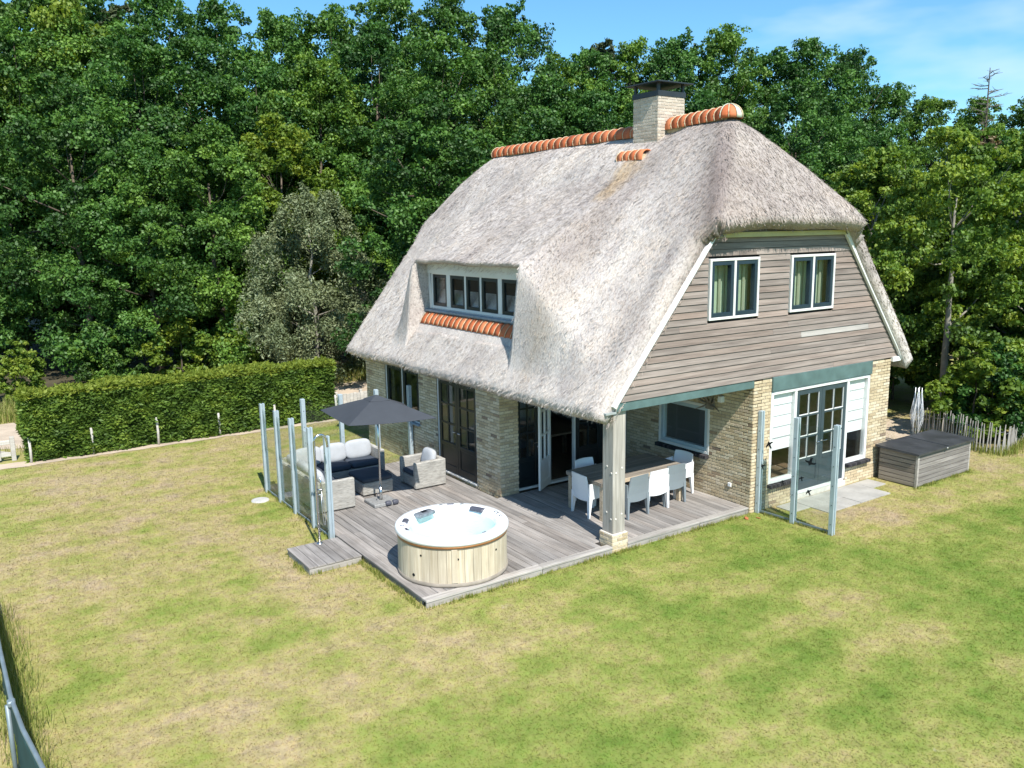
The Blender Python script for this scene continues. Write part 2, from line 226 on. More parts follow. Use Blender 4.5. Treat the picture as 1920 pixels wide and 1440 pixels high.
MT['rattan'] = t.done(t.principled(col, 0.7, 0.3, 0, t.bump(t.math('ADD', wv.outputs['Fac'], n), 0.5, 0.012)))
glass('window_glass', (0.972, 0.984, 0.980), 0.9, 0.035); glass('screen_glass', (0.90, 0.935, 0.915), 0.75, 0.03)
t = NT('tub_water'); tr = t.n('ShaderNodeBsdfTransparent'); t.put(tr.inputs[0], (0.74, 0.94, 0.955)); gl = t.n('ShaderNodeBsdfGlossy'); gl.inputs['Roughness'].default_value = 0.03
nm = t.bump(t.noise(t.coords('Object', (7, 7, 7)), 1.0, 3), 0.4, 0.03); t.put(gl.inputs['Normal'], nm); fr = t.n('ShaderNodeFresnel'); fr.inputs['IOR'].default_value = 1.33; t.put(fr.inputs['Normal'], nm)
mx = t.n('ShaderNodeMixShader'); t.put(mx.inputs[0], fr.outputs[0]); t.t.links.new(tr.outputs[0], mx.inputs[1]); t.t.links.new(gl.outputs[0], mx.inputs[2]); MT['tub_water'] = t.done(mx.outputs[0])
leaf('oak_leaf', (0.024, 0.064, 0.012), (0.066, 0.160, 0.026), (0.175, 0.315, 0.050), 0.32); leaf('maple_leaf', (0.055, 0.11, 0.018), (0.125, 0.225, 0.030), (0.32, 0.40, 0.05), 0.38, 0.06, 0.05); leaf('willow_leaf', (0.095, 0.13, 0.07), (0.165, 0.21, 0.125), (0.26, 0.305, 0.195), 0.25, 0.08, 0.05)
leaf('fresh_leaf', (0.07, 0.135, 0.016), (0.14, 0.225, 0.026), (0.28, 0.335, 0.04), 0.38, 0.05, 0.1); leaf('hedge_leaf', (0.045, 0.088, 0.016), (0.110, 0.185, 0.032), (0.25, 0.33, 0.055), 0.2, 0.04, 0.0); leaf('hedge_top_leaf', (0.09, 0.135, 0.02), (0.17, 0.225, 0.03), (0.25, 0.29, 0.04), 0.3, 0.03, 0.0)
leaf('dry_needle', (0.11, 0.085, 0.05), (0.21, 0.165, 0.095), (0.30, 0.24, 0.14), 0.2, 0.03, 0.0); leaf('pine_needle', (0.02, 0.035, 0.015), (0.05, 0.07, 0.03), (0.10, 0.12, 0.055), 0.15, 0.04, 0.0)
plain('bark', (0.13, 0.105, 0.08), 0.9, 0.15, 0, 0.4, 5.0, 0.6); plain('pale_bark', (0.25, 0.235, 0.195), 0.9, 0.15, 0, 0.3, 5.0, 0.5); plain('hedge_core', (0.018, 0.026, 0.010), 0.95, 0.05, 0, 0.3, 5.0)

# ------------------------------------------------------------------ mesh helpers
def _chamfer():
    V = []; idx = {}
    for i, s in enumerate([(x, y, z) for x in (-1, 1) for y in (-1, 1) for z in (-1, 1)]):
        for a in range(3): idx[(s, a)] = len(V); V.append((s, a))
    F = []
    for a in range(3):
        b, c = (a + 1) % 3, (a + 2) % 3
        for sg in (-1, 1):
            q = []
            for sb, sc in ((-1, -1), (1, -1), (1, 1), (-1, 1)):
                k = [0, 0, 0]; k[a] = sg; k[b] = sb; k[c] = sc; q.append(idx[(tuple(k), a)])
            F.append(q if sg > 0 else q[::-1])
    for a in range(3):                                   # edges along axis a
        b, c = (a + 1) % 3, (a + 2) % 3
        for sb in (-1, 1):
            for sc in (-1, 1):
                def kk(sa): k = [0, 0, 0]; k[a] = sa; k[b] = sb; k[c] = sc; return tuple(k)
                q = [idx[(kk(-1), b)], idx[(kk(1), b)], idx[(kk(1), c)], idx[(kk(-1), c)]]
                F.append(q if sb * sc > 0 else q[::-1])
    for s in [(x, y, z) for x in (-1, 1) for y in (-1, 1) for z in (-1, 1)]:
        q = [idx[(s, 0)], idx[(s, 1)], idx[(s, 2)]]; F.append(q if s[0] * s[1] * s[2] > 0 else q[::-1])
    return V, F
CH_V, CH_F = _chamfer()
CORN = [(-1, -1, -1), (1, -1, -1), (1, 1, -1), (-1, 1, -1), (-1, -1, 1), (1, -1, 1), (1, 1, 1), (-1, 1, 1)]
BOXF = [(0, 3, 2, 1), (4, 5, 6, 7), (0, 1, 5, 4), (1, 2, 6, 5), (2, 3, 7, 6), (3, 0, 4, 7)]

class MB:
    def __init__(s): s.v = []; s.f = []
    def add(s, vs, fs):
        b = len(s.v); s.v.extend([tuple(map(float, p)) for p in vs]); s.f.extend([tuple(b + i for i in f) for f in fs]); return s
    def obox(s, c, ax, h, bv=0.0):
        """oriented box: centre, three unit axes, half sizes, chamfer"""
        c = np.asarray(c, float); A = np.asarray(ax, float); h = np.asarray(h, float)
        if bv <= 0: return s.add([c + (np.array(k) * h) @ A for k in CORN], BOXF)
        bv = min(bv, 0.45 * h.min()); P = []
        for sg, a in CH_V:
            l = np.array(sg, float) * (h - bv); l[a] = sg[a] * h[a]; P.append(c + l @ A)
        return s.add(P, CH_F)
    def box(s, x0, x1, y0, y1, z0, z1, bv=0.0):
        return s.obox(((x0 + x1) / 2, (y0 + y1) / 2, (z0 + z1) / 2), np.eye(3), (abs(x1 - x0) / 2, abs(y1 - y0) / 2, abs(z1 - z0) / 2), bv)
    def bar(s, a, b, w, t, up=(0, 0, 1), bv=0.0):
        a = np.asarray(a, float); b = np.asarray(b, float); d = b - a; L = np.linalg.norm(d); d = d / L; u = np.asarray(up, float); sd = np.cross(u, d)
        if np.linalg.norm(sd) < 1e-4: sd = np.cross((1, 0, 0), d)
        sd /= np.linalg.norm(sd); n = np.cross(d, sd); return s.obox((a + b) / 2, (d, sd, n), (L / 2, w / 2, t / 2), bv)
    def tube(s, pts, rad, seg=8, cap=True):
        pts = [np.asarray(p, float) for p in pts]; rad = rad if hasattr(rad, '__len__') else [rad] * len(pts); b = len(s.v); n = len(pts); ref = np.array((0.31, 0.17, 0.93))
        for i, p in enumerate(pts):
            d = pts[min(i + 1, n - 1)] - pts[max(i - 1, 0)]; d = d / (np.linalg.norm(d) + 1e-9); a = np.cross(ref, d)
            if np.linalg.norm(a) < 0.05: a = np.cross((1, 0, 0), d)
            a /= np.linalg.norm(a); c = np.cross(d, a)
            for k in range(seg):
                th = 2 * math.pi * k / seg; s.v.append(tuple(p + rad[i] * (math.cos(th) * a + math.sin(th) * c)))
        for i in range(n - 1):
            for k in range(seg):
                k2 = (k + 1) % seg; s.f.append((b + i * seg + k, b + i * seg + k2, b + (i + 1) * seg + k2, b + (i + 1) * seg + k))
        if cap: s.f.append(tuple(b + k for k in range(seg))[::-1]); s.f.append(tuple(b + (n - 1) * seg + k for k in range(seg)))
        return s
    def lathe(s, prof, c=(0, 0, 0), seg=48, a0=0.0, a1=2 * math.pi):
        b = len(s.v); full = abs(a1 - a0 - 2 * math.pi) < 1e-6; m = seg if full else seg + 1
        for k in range(m):
            th = a0 + (a1 - a0) * k / seg
            for r, z in prof: s.v.append((c[0] + r * math.cos(th), c[1] + r * math.sin(th), c[2] + z))
        n = len(prof)
        for k in range(seg):
            k2 = (k + 1) % m
            for i in range(n - 1): s.f.append((b + k * n + i, b + k2 * n + i, b + k2 * n + i + 1, b + k * n + i + 1))
        return s
    def prism(s, poly, fn, d0, d1):
        """polygon (a, b) extruded from d0 to d1; fn(a, b, d) gives the point"""
        n = len(poly); vs = [fn(a, b, d0) for a, b in poly] + [fn(a, b, d1) for a, b in poly]
        return s.add(vs, [tuple(range(n))[::-1], tuple(range(n, 2 * n))] + [(i, (i + 1) % n, n + (i + 1) % n, n + i) for i in range(n)])
    def build(s, name, mat, parent=None, smooth=False, loc=None, rot=0.0):
        me = bpy.data.meshes.new(name); me.from_pydata(s.v, [], s.f)
        bm_fix(me)
        if smooth: me.polygons.foreach_set('use_smooth', [True] * len(me.polygons))
        me.materials.append(MT[mat] if isinstance(mat, str) else mat)
        return link(name, me, parent, loc, rot)
import bmesh
def bm_fix(me):
    bm = bmesh.new(); bm.from_mesh(me); bmesh.ops.recalc_face_normals(bm, faces=bm.faces); bm.to_mesh(me); bm.free()
def link(name, me, parent=None, loc=None, rot=0.0):
    o = bpy.data.objects.new(name, me); COL.objects.link(o)
    if parent is not None: o.parent = parent
    if loc is not None: o.location = loc
    if rot: o.rotation_euler = (0, 0, rot)
    return o
def tag(o, label=None, cat=None, group=None, kind=None):
    if label: o['label'] = label
    if cat: o['category'] = cat
    if group: o['group'] = group
    if kind: o['kind'] = kind
    return o
def thing(name, label, cat, loc=(0, 0, 0), rot=0.0, group=None):
    o = link(name, None, None, loc, rot); return tag(o, label, cat, group)
def copy_tree(o, parent=None):
    c = o.copy(); COL.objects.link(c); c.parent = parent
    for ch in list(o.children): copy_tree(ch, c)
    return c
def quads_mesh(name, V, mat, attrs=None, per=4, smooth=False):
    """many separate small faces: V is (n, per, 3); attrs: name -> (n,) values"""
    n = V.shape[0]; me = bpy.data.meshes.new(name); me.vertices.add(n * per); me.vertices.foreach_set('co', V.reshape(-1).astype(np.float32))
    me.loops.add(n * per); me.loops.foreach_set('vertex_index', np.arange(n * per, dtype=np.int32)); me.polygons.add(n)
    me.polygons.foreach_set('loop_start', np.arange(0, n * per, per, dtype=np.int32)); me.polygons.foreach_set('loop_total', np.full(n, per, dtype=np.int32))
    for k, a in (attrs or {}).items():
        at = me.attributes.new(k, 'FLOAT', 'POINT'); at.data.foreach_set('value', np.repeat(np.asarray(a, np.float32), per))
    me.update(); me.validate(); me.materials.append(MT[mat]); return me
def unit(a): return a / (np.linalg.norm(a, axis=-1, keepdims=True) + 1e-9)
def frame(O, U, N):
    O = np.asarray(O, float); U = np.asarray(U, float); N = np.asarray(N, float); Z = np.array((0, 0, 1.0))
    def P(u, n, w): return O + u * U + n * N + w * Z
    P.U, P.N, P.Z = U, N, Z
    return P
def fbox(mb, P, u0, u1, n0, n1, w0, w1, bv=0.0):
    return mb.obox(P((u0 + u1) / 2, (n0 + n1) / 2, (w0 + w1) / 2), (P.U, P.N, P.Z), (abs(u1 - u0) / 2, abs(n1 - n0) / 2, abs(w1 - w0) / 2), bv)
G0 = -0.12      # lawn level; the deck's top is z = 0
# ================================================================== setting
def sheet(name, pts, z, mat, kind='structure'):
    mb = MB(); mb.add([(x, y, z) for x, y in pts], [tuple(range(len(pts)))]); return tag(mb.build(name, mat), kind=kind)
sheet('lawn', [(-400, -400), (400, -400), (400, 18.6), (-400, 18.6)], G0, 'ground')
sheet('forest_ground', [(-400, 18.6), (400, 18.6), (400, 900), (-400, 900)], G0, 'forest_floor')
def wavy_sheet(name, x0, x1, ya, yb, z, mat, n=60, amp=0.25):
    mb = MB(); xs = np.linspace(x0, x1, n); vs = []
    for i, x in enumerate(xs):
        vs.append((x, ya + amp * math.sin(i * 1.7) * math.sin(i * 0.6), z)); vs.append((x, yb + amp * math.sin(i * 2.3 + 1) * math.cos(i * 0.8), z))
    mb.add(vs, [(2 * i, 2 * i + 2, 2 * i + 3, 2 * i + 1) for i in range(n - 1)]); return tag(mb.build(name, mat), kind='structure')
wavy_sheet('sand_path', -30, 30, 14.4, 17.9, G0 + 0.006, 'sand', 80)
wavy_sheet('sand_strip', -8.2, 0.8, 12.36, 12.9, G0 + 0.008, 'sand', 40, 0.07)
wavy_sheet('sandy_yard', 8.0, 13.0, 0.9, 2.9, G0 + 0.008, 'sand', 16, 0.25)
# ================================================================== house
H = thing('thatched_house', 'thatched brick holiday house with orange ridge tiles, wooden gable and covered corner porch', 'house', (0, 0, 0))
X1, X2, Y1, Y2 = 3.43, 7.76, 3.35, 9.52     # porch wall, right corner, porch back, far corner
WT = 0.24
# ---- brick walls: a mortar backing with openings, and bricks laid proud of it
BRICKS = []    # (centre, length axis, normal, length, kind)
CO, BL, BH, JT = 0.062, 0.205, 0.050, 0.012
def wall_backing(mb, P, L, z0, z1, holes, th):
    us = sorted({0, L} | {h[0] for h in holes} | {h[1] for h in holes}); zs = sorted({z0, z1} | {h[2] for h in holes} | {h[3] for h in holes})
    for a, b in zip(us, us[1:]):
        runs = []
        for c, d in zip(zs, zs[1:]):
            if any(h[0] <= (a + b) / 2 <= h[1] and h[2] <= (c + d) / 2 <= h[3] for h in holes): continue
            if runs and abs(runs[-1][1] - c) < 1e-6: runs[-1][1] = d
            else: runs.append([c, d])
        for c, d in runs: fbox(mb, P, a, b, -th, 0, c, d)
def lay(P, L, z0, z1, holes, soldiers=(), seed=0, kind='brick', first=0.0):
    """stretcher bond in the wall's plane; soldiers = (u0, u1, z0, z1) rows of upright bricks"""
    rg = random.Random(seed); blocked = list(holes) + list(soldiers); k = 0; z = z0 + JT / 2
    while z + BH * 0.5 < z1:
        h = min(BH, z1 - z); u = -first if k % 2 == 0 else -first - (BL + JT) / 2
        segs = [(0, L)]
        for b in blocked:
            if b[2] < z + h * 0.6 and b[3] > z + h * 0.4:
                nxt = []
                for s0, s1 in segs:
                    if b[1] <= s0 or b[0] >= s1: nxt.append((s0, s1)); continue
                    if b[0] > s0: nxt.append((s0, b[0]))
                    if b[1] < s1: nxt.append((b[1], s1))
                segs = nxt
        while u < L:
            for s0, s1 in segs:
                a, b = max(u, s0), min(u + BL, s1)
                if b - a > 0.03: BRICKS.append((P((a + b) / 2, 0, z + h / 2), P.U, P.N, (b - a), h, rg.random(), kind, rg.uniform(0.006, 0.011)))
            u += BL + JT
        z += CO; k += 1
    for s0, s1, c, d in soldiers:
        u = s0
        while u + BH <= s1 + 0.005:
            BRICKS.append((P(u + BH / 2, 0, (c + d) / 2), P.U, P.N, BH, d - c - JT, rg.random(), kind, rg.uniform(0.006, 0.011))); u += BH + JT
wb = MB()
# left facade (faces -X): u runs from the porch corner back along +Y
PL = frame((0, Y1, 0), (0, 1, 0), (-1, 0, 0)); LH = [(4.22 - Y1, 5.85 - Y1, -0.02, 2.12), (6.68 - Y1, 8.42 - Y1, 0.86, 2.12)]
wall_backing(wb, PL, Y2 - Y1, G0, 2.42, LH, WT)
lay(PL, Y2 - Y1, G0, 2.42, LH, [(LH[0][0] - 0.03, LH[0][1] + 0.03, 2.12, 2.32), (LH[1][0] - 0.03, LH[1][1] + 0.03, 2.12, 2.32)], 1)
# end of that wall towards the porch (faces -Y)
PE = frame((0, Y1, 0), (1, 0, 0), (0, -1, 0)); fbox(wb, PE, WT, 0.44, -0.2, 0, G0, 2.42); lay(PE, 0.44, 0.0, 2.42, [], [], 2)
# porch side wall (faces -X), u from the front corner
PP = frame((X1, 0, 0), (0, 1, 0), (-1, 0, 0)); PH = [(1.05, 2.46, 0.80, 1.80)]
wall_backing(wb, PP, Y1 + 0.3, G0, 2.44, PH, WT); lay(PP, Y1 + 0.1, G0, 2.44, PH, [(1.0, 2.51, 1.80, 2.0)], 3)
# front gable wall (faces -Y)
PF = frame((X1, 0, 0), (1, 0, 0), (0, -1, 0)); FH = [(0.485, 3.635, 0.36, 2.46), (1.17, 2.94, -0.05, 0.5)]
wall_backing(wb, PF, X2 - X1, G0, 2.44, FH, WT); lay(PF, X2 - X1, G0, 2.44, FH, [], 4)
# right and far walls
PR = frame((X2, 0, 0), (0, 1, 0), (1, 0, 0)); wall_backing(wb, PR, Y2, G0, 2.44, [], WT)
PB = frame((0, Y2, 0), (1, 0, 0), (0, 1, 0)); wall_backing(wb, PB, X2, G0, 2.44, [], WT)
WALL = wb.build('brick_wall', 'mortar', H)
# chimney
CX0, CX1, CY0, CY1, CZ = 3.66, 4.40, 2.88, 3.61, 7.86
cb = MB(); cb.box(CX0, CX1, CY0, CY1, 6.3, CZ); CHIM = cb.build('chimney', 'pale_mortar', H)
for Pc in (frame((CX0, CY0, 0), (0, 1, 0), (-1, 0, 0)), frame((CX0, CY0, 0), (1, 0, 0), (0, -1, 0)), frame((CX1, CY0, 0), (0, 1, 0), (1, 0, 0)), frame((CX0, CY1, 0), (1, 0, 0), (0, 1, 0))):
    lay(Pc, 0.735, 6.62, CZ, [], [], int(abs(Pc.N[0]) * 9 + Pc.N[1] * 3 + 20), 'chimney_brick', 0.03)
# post footing bricks
FX0, FX1, FY0, FY1 = 0.035, 0.365, 0.02, 0.35
fb = MB(); fb.box(FX0, FX1, FY0, FY1, G0, 0.20, 0.004); FOOT = fb.build('post_footing', 'pale_mortar', H)
for Pf in (frame((FX0, FY0, 0), (0, 1, 0), (-1, 0, 0)), frame((FX0, FY0, 0), (1, 0, 0), (0, -1, 0)), frame((FX1, FY0, 0), (0, 1, 0), (1, 0, 0))): lay(Pf, 0.33, G0 + 0.0, 0.195, [], [], 31, 'brick')
# the 300 bricks that show largest are parts, the rest one mesh per kind
def brick_mesh(items, name, mat):
    me = MB()
    for c, U, N, L, h, r, k, pr in items: me.obox(np.asarray(c) + N * (pr / 2 - 0.004), (U, N, (0, 0, 1)), (L / 2, pr / 2 + 0.004, h / 2), 0.0)
    o = me.build(name, mat, H); at = o.data.attributes.new('rnd', 'FLOAT', 'POINT'); at.data.foreach_set('value', np.repeat([i[5] for i in items], 8).astype(np.float32)); return o
def shows(b):
    d = np.asarray(b[0]) - CAM; return -float(np.dot(d, b[2])) * b[3] * b[4] / float(np.dot(d, d)) ** 1.5
main = [b for b in BRICKS if b[6] == 'brick']; main.sort(key=shows, reverse=True)
meshes = {}
for b in main[:300]:
    key = (round(b[3], 2), round(b[4], 3), abs(b[1][0]) > 0.5)
    if key not in meshes:
        m = MB(); U = np.abs(b[1]); m.obox((0, 0, 0), (U, np.abs(b[2]), (0, 0, 1)), (b[3] / 2, 0.009, b[4] / 2), 0.003); me = bpy.data.meshes.new('brick'); me.from_pydata(m.v, [], m.f); bm_fix(me); me.materials.append(MT['brick']); meshes[key] = me
    link('brick', meshes[key], WALL, np.asarray(b[0]) + b[2] * (b[7] - 0.009))
tag(brick_mesh(main[300:], 'brickwork', 'brick'), kind='stuff')
ch_items = [b for b in BRICKS if b[6] == 'chimney_brick']; n0 = 0
for b in sorted(ch_items, key=shows, reverse=True)[:150]:
    key = ('c', round(b[3], 2), round(b[4], 3), abs(b[1][0]) > 0.5)
    if key not in meshes:
        m = MB(); m.obox((0, 0, 0), (np.abs(b[1]), np.abs(b[2]), (0, 0, 1)), (b[3] / 2, 0.009, b[4] / 2), 0.003); me = bpy.data.meshes.new('chimney_brick'); me.from_pydata(m.v, [], m.f); bm_fix(me); me.materials.append(MT['chimney_brick']); meshes[key] = me
    link('chimney_brick', meshes[key], CHIM, np.asarray(b[0]) + b[2] * (b[7] - 0.009))
rest = sorted(ch_items, key=shows, reverse=True)[150:]
if rest: tag(brick_mesh(rest, 'chimney_brickwork', 'chimney_brick'), kind='stuff')
# chimney cap
m = MB(); m.box(CX0 - 0.02, CX1 + 0.02, CY0 - 0.02, CY1 + 0.02, CZ - 0.005, CZ + 0.10); m.build('cap_collar', 'black_metal', CHIM)
for sx in (CX0 + 0.03, CX1 - 0.03):
    for sy in (CY0 + 0.03, CY1 - 0.03):
        m = MB(); m.box(sx - 0.025, sx + 0.025, sy - 0.025, sy + 0.025, CZ + 0.10, CZ + 0.25); m.build('cap_leg', 'black_metal', CHIM)
m = MB(); a, b, c, d, z = CX0 - 0.13, CX1 + 0.13, CY0 - 0.13, CY1 + 0.13, CZ + 0.25; mx_, my_ = (a + b) / 2, (c + d) / 2
m.add([(a, c, z), (b, c, z), (b, d, z), (a, d, z), (a, c, z + 0.025), (b, c, z + 0.025), (b, d, z + 0.025), (a, d, z + 0.025), (mx_, my_, z + 0.13)], [(0, 3, 2, 1), (0, 1, 5, 4), (1, 2, 6, 5), (2, 3, 7, 6), (3, 0, 4, 7), (4, 5, 8), (5, 6, 8), (6, 7, 8), (7, 4, 8)]); m.build('cap_lid', 'black_metal', CHIM)
# ---- thatched roof: upper and lower height fields with a hood over the dormer window
XM = 4.04
_px = np.array([-0.6, -0.36, 0.85, 1.92, 3.0, 3.6, 4.04]); _pz = np.array([2.02, 2.36, 3.92, 5.26, 6.42, 6.95, 7.22])
_xx = np.linspace(-0.7, 4.04, 400); _zz = np.interp(_xx, _px, _pz); _k = np.hanning(61); _k /= _k.sum(); _zz = np.convolve(np.pad(_zz, 30, 'reflect', reflect_type='odd'), _k, 'valid')
def main_z(x): return np.interp(np.where(x > XM, 2 * XM - x, x), _xx, _zz)
def smin(a, b, k=0.14): h = np.clip(0.5 + 0.5 * (b - a) / k, 0, 1); return b * (1 - h) + a * h - k * h * (1 - h)
def sstep(a, b, x): q = np.clip((x - a) / (b - a), 0, 1); return q * q * (3 - 2 * q)
def base_z(x, y):
    hn = 5.24 + 1.17 * (y + 0.47); hf = 5.30 + 2.35 * (10.16 - y)
    thick = 0.10 * sstep(2.75, 2.1, y) * sstep(1.5, 3.4, x) * sstep(6.4, 4.6, x)          # thicker reed between the chimney and the hip
    return smin(smin(main_z(x), hn, 0.25), hf, 0.25) + thick
DX, DYA, DYB = 0.17, 2.86, 7.00
def bump_z(x, y):
    d = 4.64 + 0.60 * (x - DX); w = np.clip((y - 0.45) / 2.42, 0, 1) ** 1.25 * sstep(7.95, 6.98, y) * sstep(3.3, 2.6, x); b = np.maximum(d - base_z(x, y), 0); b = np.where(x < DX, (4.64 - base_z(np.full_like(x, DX), y)), b)
    b = b * b / (b + 0.06)
    return b * w * sstep(-0.12, DX, x)
def upper_z(x, y): return base_z(x, y) + bump_z(x, y)
def blur_noise(shape, n, amp):
    a = RNG.normal(size=shape); k = np.ones(n) / n
    for ax in (0, 1):
        for _ in range(2): a = np.apply_along_axis(lambda r: np.convolve(np.pad(r, n // 2, 'wrap'), k, 'valid')[:len(r)], ax, a)
    return a / a.std() * amp
TH = 0.29
xs = np.arange(-0.40, 2 * XM + 0.401, 0.05); ys = np.arange(-0.50, 10.22, 0.05); X, Y = np.meshgrid(xs, ys, indexing='ij')
inside_open = (Y > DYA) & (Y < DYB) & (X < DX)
Zu, Zl = upper_z(X, Y), base_z(X, Y); Z = np.where(inside_open, Zl, Zu) + blur_noise(X.shape, 5, 0.006) + blur_noise(X.shape, 17, 0.014)
def grad(fn): e = 0.03; return np.stack([-(fn(X + e, Y) - fn(X - e, Y)) / (2 * e), -(fn(X, Y + e) - fn(X, Y - e)) / (2 * e), np.ones_like(X)], -1)
NRM = unit(np.where(inside_open[..., None], grad(base_z), grad(upper_z)))
xm_ = np.minimum(X, 2 * XM - X); yfront = np.where(X < XM, -0.06, -0.12) - np.where(X < XM, 0.40, 0.34) * sstep(1.70, 2.15, xm_); yback = 9.98 + 0.17 * sstep(1.6, 2.1, xm_)
ok = (Y >= yfront - 0.026) & (Y <= yback + 0.026)
cell = ok[:-1, :-1] & ok[1:, :-1] & ok[:-1, 1:] & ok[1:, 1:]
io = inside_open; cross = (io[:-1, :-1].astype(int) + io[1:, :-1] + io[:-1, 1:] + io[1:, 1:]); jump = (cross > 0) & (cross < 4) & (np.maximum.reduce([Z[:-1, :-1], Z[1:, :-1], Z[:-1, 1:], Z[1:, 1:]]) - np.minimum.reduce([Z[:-1, :-1], Z[1:, :-1], Z[:-1, 1:], Z[1:, 1:]]) > 0.22)
chim = (X[:-1, :-1] > CX0 + 0.05) & (X[:-1, :-1] < CX1 - 0.1) & (Y[:-1, :-1] > CY0 + 0.05) & (Y[:-1, :-1] < CY1 - 0.1)
cell &= ~jump & ~chim
nx, ny = X.shape; ident = np.arange(nx * ny).reshape(nx, ny); topv = np.stack([X, Y, Z], -1)
thick = np.where((X > DX - 0.2) & (Y > DYA - 0.3) & (Y < DYB + 0.3) & (X < 1.2) & ~inside_open, 0.10, TH)
botv = topv - NRM * thick[..., None]
def rnd_off(d, r): q = np.clip(1 - d / r, 0, 1); return r * (1 - np.sqrt(np.maximum(1 - q * q, 0)))
drop = np.maximum.reduce([np.where(X < 2.0, rnd_off(Y - yfront, 0.26), 0.4 * rnd_off(Y - yfront, 0.20) * (X < 6.3)), rnd_off(yback - Y, 0.22), np.where(X < XM, rnd_off(xm_ + 0.40, 0.07), 0)]); topv = topv - NRM * (drop * np.minimum(1, (TH - 0.06) / 0.26) * np.where(inside_open, 1, 1))[..., None]
F = []; E = {}
ci, cj = np.nonzero(cell)
for i, j in zip(ci.tolist(), cj.tolist()):
    a, b, c, d = ident[i, j], ident[i + 1, j], ident[i + 1, j + 1], ident[i, j + 1]; F.append((a, b, c, d)); F.append((d + nx * ny, c + nx * ny, b + nx * ny, a + nx * ny))
    for e in ((a, b), (b, c), (c, d), (d, a)): E[e] = E.get(e, 0) + 1
EDGE = [(a, b) for (a, b) in E if (b, a) not in E]
for a, b in EDGE: F.append((b, a, a + nx * ny, b + nx * ny))
allv = np.concatenate([topv.reshape(-1, 3), botv.reshape(-1, 3)]); F = np.array(F); used = np.unique(F); remap = np.full(len(allv), -1); remap[used] = np.arange(len(used))
rv = allv[used].tolist(); rf = remap[F].tolist()
# dormer: lower sheet running in under the window, and the cheeks
b0 = len(rv); gx = np.arange(-0.05, 0.86, 0.05); gy = np.arange(DYA - 0.1, DYB + 0.101, 0.05)
for x in gx:
    for y in gy: rv.append((x, y, float(base_z(np.array([x]), np.array([y]))[0]) - 0.004))
for i in range(len(gx) - 1):
    for j in range(len(gy) - 1): rf.append([b0 + i * len(gy) + j, b0 + (i + 1) * len(gy) + j, b0 + (i + 1) * len(gy) + j + 1, b0 + i * len(gy) + j + 1])
for yc, sg in ((DYA - 0.02, 1), (DYB + 0.02, -1)):
    b0 = len(rv); cx = np.arange(-0.12, 0.95, 0.05)
    for x in cx:
        zt = float(upper_z(np.array([x]), np.array([yc]))[0]) - 0.02; zb = float(base_z(np.array([x]), np.array([yc]))[0]) - 0.05
        for q in range(5): rv.append((x, yc + sg * 0.012 * random.uniform(-1, 1), zb + (max(zt, zb) - zb) * q / 4))
    for i in range(len(cx) - 1):
        for q in range(4): a = b0 + i * 5 + q; rf.append([a, a + 5, a + 6, a + 1])
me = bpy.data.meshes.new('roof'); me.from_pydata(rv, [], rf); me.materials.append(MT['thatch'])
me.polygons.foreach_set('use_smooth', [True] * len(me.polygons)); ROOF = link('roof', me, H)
me.update()
# reed ends: loose straws lying down the slope, denser along the edges
ii, jj = np.nonzero(cell); NS = 78000; pick = RNG.integers(0, len(ii), NS); fu, fv = RNG.random(NS)[:, None], RNG.random(NS)[:, None]
A, B_, C_, D_ = (topv[ii[pick], jj[pick]], topv[ii[pick] + 1, jj[pick]], topv[ii[pick] + 1, jj[pick] + 1], topv[ii[pick], jj[pick] + 1]); P0 = A * (1 - fu) * (1 - fv) + B_ * fu * (1 - fv) + C_ * fu * fv + D_ * (1 - fu) * fv
N0 = NRM[ii[pick], jj[pick]]; down = unit(np.stack([N0[:, 0], N0[:, 1], N0[:, 2] - 1.0], -1) - N0 * ((N0[:, 2] * N0[:, 2] + N0[:, 0] ** 2 + N0[:, 1] ** 2 - N0[:, 2]))[:, None]); down[np.abs(N0[:, 2]) > 0.995] = (0, 1, 0)
e = np.array(EDGE); ev = topv.reshape(-1, 3); en = NRM.reshape(-1, 3); NE = 7000; pk = RNG.integers(0, len(e), NE); w = RNG.random(NE)[:, None]; PE0 = ev[e[pk, 0]] * (1 - w) + ev[e[pk, 1]] * w; NE0 = en[e[pk, 0]]; dep = RNG.random(NE)[:, None] ** 1.3
dn = unit(np.stack([NE0[:, 0], NE0[:, 1], NE0[:, 2] - 1.0], -1) - NE0 * (1 - NE0[:, 2])[:, None]); PE0 = PE0 - NE0 * dep * 0.26 - dn * 0.05
P0 = np.concatenate([P0 + N0 * 0.004, PE0]); N0 = np.concatenate([N0, NE0]); down = np.concatenate([down, dn]); NT_ = len(P0)
down = unit(down + RNG.normal(size=(NT_, 3)) * 0.22); side = unit(np.cross(N0, down)); Ln = RNG.uniform(0.04, 0.10, NT_)[:, None]; Wd = RNG.uniform(0.004, 0.009, NT_)[:, None]; lift = RNG.uniform(0.0, 0.014, NT_)[:, None]
V = np.stack([P0 - side * Wd, P0 + side * Wd, P0 + down * Ln + side * Wd * 0.6 + N0 * lift, P0 + down * Ln - side * Wd * 0.6 + N0 * lift], 1)
tag(link('straw', quads_mesh('straw', V, 'thatch_straw', {'rnd': RNG.random(NT_)}), ROOF), kind='stuff')
